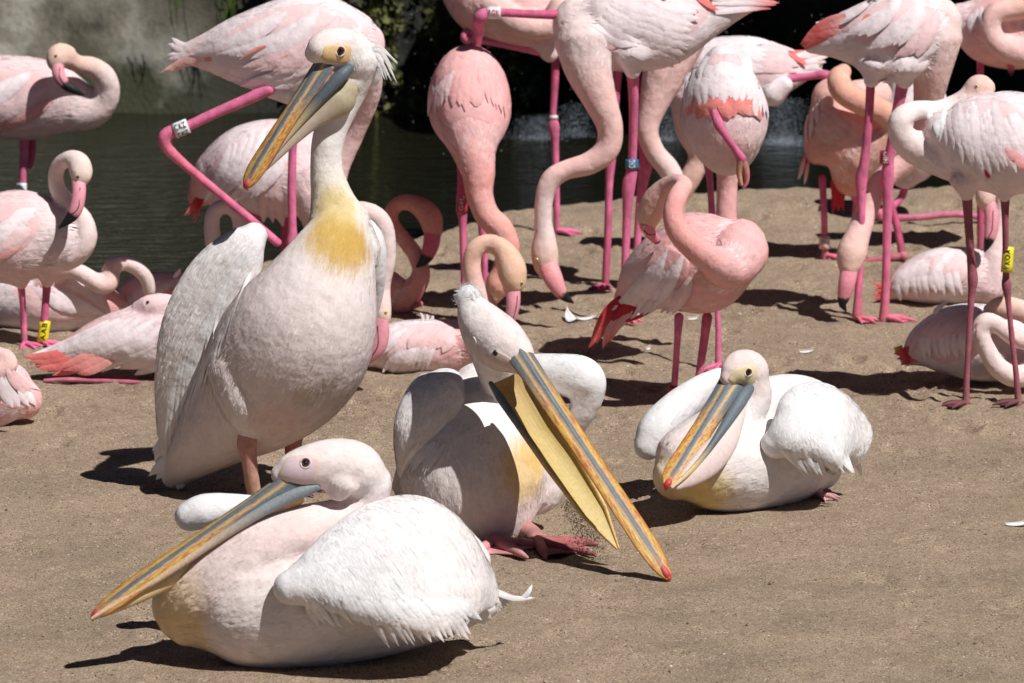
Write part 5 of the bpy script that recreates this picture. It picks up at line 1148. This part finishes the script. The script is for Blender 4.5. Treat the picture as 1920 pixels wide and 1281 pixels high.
# F24: sitting on the right, black-tipped bill
s = flam('sitting pale pink flamingo with neck upright and bill bent down', (1780, 568), [
    ([(1660,552,.0,12),(1700,532,0,36),(1755,520,0,54),(1815,518,0,54),(1855,530,0,42)], [B_, A_, A2, A_, A_], 24, 22, .9),
    ([(1850,535,-.02,40),(1862,490,-.03,26),(1868,440,-.02,19),(1874,395,-.02,16),(1876,360,-.03,15),(1866,342,-.05,15),(1852,350,-.07,18),(1848,372,-.08,20),(1851,390,-.08,14)], [A_, NW, NW, NK, HD], 32, 16, .95)], GS)
wg = wing(s, [(1670,545),(1710,490),(1780,470),(1830,490),(1830,530),(1760,560),(1700,560)], A_, A2)
s.fan((1790,490),(1690,520),(1800,545),(1695,555), 10, 8, A2, wg, .10, lift=.011); s.fan((1790,475),(1720,495),(1740,520),(1680,535), 5, 11, A2, wg, .05); s.fan((1820,490),(1780,480),(1800,525),(1740,510), 5, 11, (.83,.60,.60), wg, .05)
s.tailfan(4, (1690,535,-.02), (1690,552,-.02), (1662,540,-.01), (1665,556,-.01), (1638,536,.0), (1634,562,.0), 6, [D_, C_], s.bodyobj)
s.fbill([(1855,384,13,-.09),(1860,412,14,-.10),(1857,440,12,-.11),(1852,458,8,-.11),(1846,472,2,-.10)], s.root, .58, mouth=[(1862,396,-.14),(1860,430,-.15),(1853,446,-.15)])

# F25: sitting, neck in coils, yellow ring
s = flam('sitting pale flamingo with coiled white neck and yellow ring behind its tail', (1810, 718), [
    ([(1700,672,.0,16),(1735,652,0,46),(1795,640,0,70),(1865,645,0,72),(1940,655,0,60)], [A_, A2, A2, A2, A2], 24, 22, .9),
    ([(1945,690,-.16,30),(1905,706,-.20,22),(1872,690,-.22,20),(1850,655,-.22,18),(1838,622,-.22,18),(1848,602,-.22,17),(1872,610,-.22,17),(1905,634,-.22,18),(1945,645,-.20,18)], [NW, NW, NW, NW, NW, NK], 40, 16, .95),
    ([(1955,640,-.14,20),(1940,600,-.14,20),(1908,580,-.14,21),(1876,578,-.13,23),(1856,584,-.12,16)], [NK, HD, (.80,.54,.42)], 18, 16, .9)], GS)
wg = wing(s, [(1710,660),(1740,595),(1810,575),(1850,600),(1840,660),(1770,690)], A2, A2)
s.fan((1820,590),(1740,600),(1770,640),(1705,660), 6, 10, A_, wg, .06); s.fan((1830,620),(1730,620),(1825,660),(1735,670), 9, 8, A2, wg, .08, lift=.011)
s.plume((1750,590,-.02),(1760,578,-.02),(1778,565,-.02), 5, [A2], wg)
s.tailfan(4, (1725,650,-.04), (1730,672,-.04), (1700,660,-.03), (1705,678,-.03), (1678,662,-.02), (1686,684,-.02), 6, [B_, D_, C_], s.bodyobj)
s.band(1686, 657, 20, 16, 8, (.76,.62,.02), None)

# F22: white bird at the right with dark legs
s = flam('white flamingo with dark legs, yellow ring and head over its back', (1858, 762), [
    ([(1765,245,0,36),(1795,252,0,72),(1845,264,0,92),(1910,272,0,98),(1985,290,.03,64)], [A2, A2, A2, A2, B_], 26, 24, .85),
    ([(1810,300,.04,50),(1750,284,.04,42),(1712,274,.02,32),(1688,250,.0,24),(1690,222,.0,22),(1718,207,.03,19),(1762,204,.08,17),(1810,186,.10,20),(1834,164,.10,25),(1846,166,.10,22)], [A2, NW, NW, (.80,.74,.70), (.80,.74,.70), NK, HD], 44, 18, .95),
    ([(1812,340,-.03,34),(1813,366,-.03,14)], [A_], 8, 14, 1.), ([(1884,340,-.05,34),(1884,366,-.05,14)], [A_], 8, 14, 1.)],
    paints=[(1850,345,.12,(.76,.64,.58),.4)])
wg = wing(s, [(1750,210),(1800,180),(1870,175),(1930,210),(1930,310),(1850,320),(1790,290)], A2, A2, off=.008)
s.fan((1775,190),(1760,225),(1775,265),(1752,255), 4, 8, (.76,.74,.74), wg, .04, lift=.011); s.fan((1800,185),(1775,215),(1815,290),(1785,270), 6, 10, A2, wg, .04, lift=.011)
s.fan((1830,185),(1800,215),(1840,310),(1810,300), 6, 11, A2, wg, .04, lift=.011); s.fan((1860,195),(1830,240),(1900,300),(1850,330), 6, 13, A2, wg, .04, lift=.011); s.fan((1900,210),(1870,240),(1950,310),(1900,320), 5, 15, A2, wg, .04, lift=.011)
s.feather(1832, 300, 1847, 342, 8, A2, wg, 0, .012, base=.003); s.feather(1838, 300, 1856, 332, 9, D_, wg, 0, .004, base=.004); s.tailfan(4, (1885,275,-.17), (1910,300,-.17), (1900,295,-.17), (1925,312,-.17), (1912,310,-.16), (1940,322,-.16), 8, [(.82,.5,.5), C_], wg)
s.eye(1831, 162, 4, (.55,.5,.2), .5)
LD = (.34, .10, .13)  # leg pink darkened to carry the shade of its own body
s.leg([(1813,358,12,-.03),(1816,420,9,-.02),(1821,490,9),(1824,525,11),(1822,550,8),(1817,620,6),(1813,700,6),(1811,755,8)], [LD, LD, (.45,.14,.18), LD], True, toe=-165, footcol=(.20,.07,.08))
l = s.leg([(1884,358,11,-.04),(1885,420,7,-.03),(1886,510,7),(1887,535,10),(1891,570,6),(1898,640,6),(1905,700,6),(1910,760,8)], [LD, LD, (.45,.14,.18), LD], True, toe=-165, footcol=(.16,.06,.07))
s.band(1889, 487, 86, 48, 11, (.78,.68,.02), l, 'VKOA', d=-.01)

# ------------------------------------------------------------------ shed feathers on the sand
def shed(px, py, L, ang, label, curl=0.25):
    g = ground(px, py); z = ground_z(g.x, g.y)
    nu = 9; V = []; C = []; a = math.radians(ang); d = np.array([math.cos(a), math.sin(a), 0]); sd = np.array([-d[1], d[0], 0])
    for i in range(nu):
        u = i/(nu-1); w_ = L*0.20*math.sin(math.pi*min(1, u*0.9+0.12))**0.8
        for v in (-1, -.5, 0, .5, 1):
            V.append(np.array([g.x, g.y, z+0.004])+d*L*(u-.5)+sd*v*w_*(0.9+0.2*random.random())+np.array([0, 0, L*curl*(u-.35)**2+0.35*w_*(1-v*v)])); C.append((.80, .79, .80))
    Fc = [(i*5+j, i*5+j+1, (i+1)*5+j+1, (i+1)*5+j) for i in range(nu-1) for j in range(4)]
    o = thing('shed_feather', label, 'feather', (g.x, g.y, z), 'shed feathers on the sand')
    mk('vane', V, Fc, M_PLUME, o, np.array(C))
    P = np.array([np.array([g.x, g.y, z+0.006])+d*L*(u-.55)+np.array([0, 0, L*curl*(u-.35)**2+.004]) for u in np.linspace(0, 1, 8)])
    v, f, c, _ = loft(P, np.full(8, .0009), np.full(8, .0009), lerpcols([(.78,.74,.68)], 8), 6); mk('quill', v, f, M_PLUME, o, c)
shed(1072, 600, .10, 110, 'fluffy white feather standing on sand beside the red wing tip', .9)
shed(1100, 598, .07, 10, 'curled grey-white down feather next to the red wing tip', .5)
shed(1513, 662, .05, 10, 'small white feather on bare sand behind the resting pelican', .4)
shed(1908, 986, .07, 15, 'single white feather lying alone on open sand', .2)
shed(1622, 828, .04, 30, 'tiny white feather beside the resting pelican wing', .2)
shed(1300, 598, .04, 20, 'white down feather under the rosy preening flamingo', .3)
shed(1215, 655, .03, 60, 'small pale feather in shadow beside pink legs', .3)
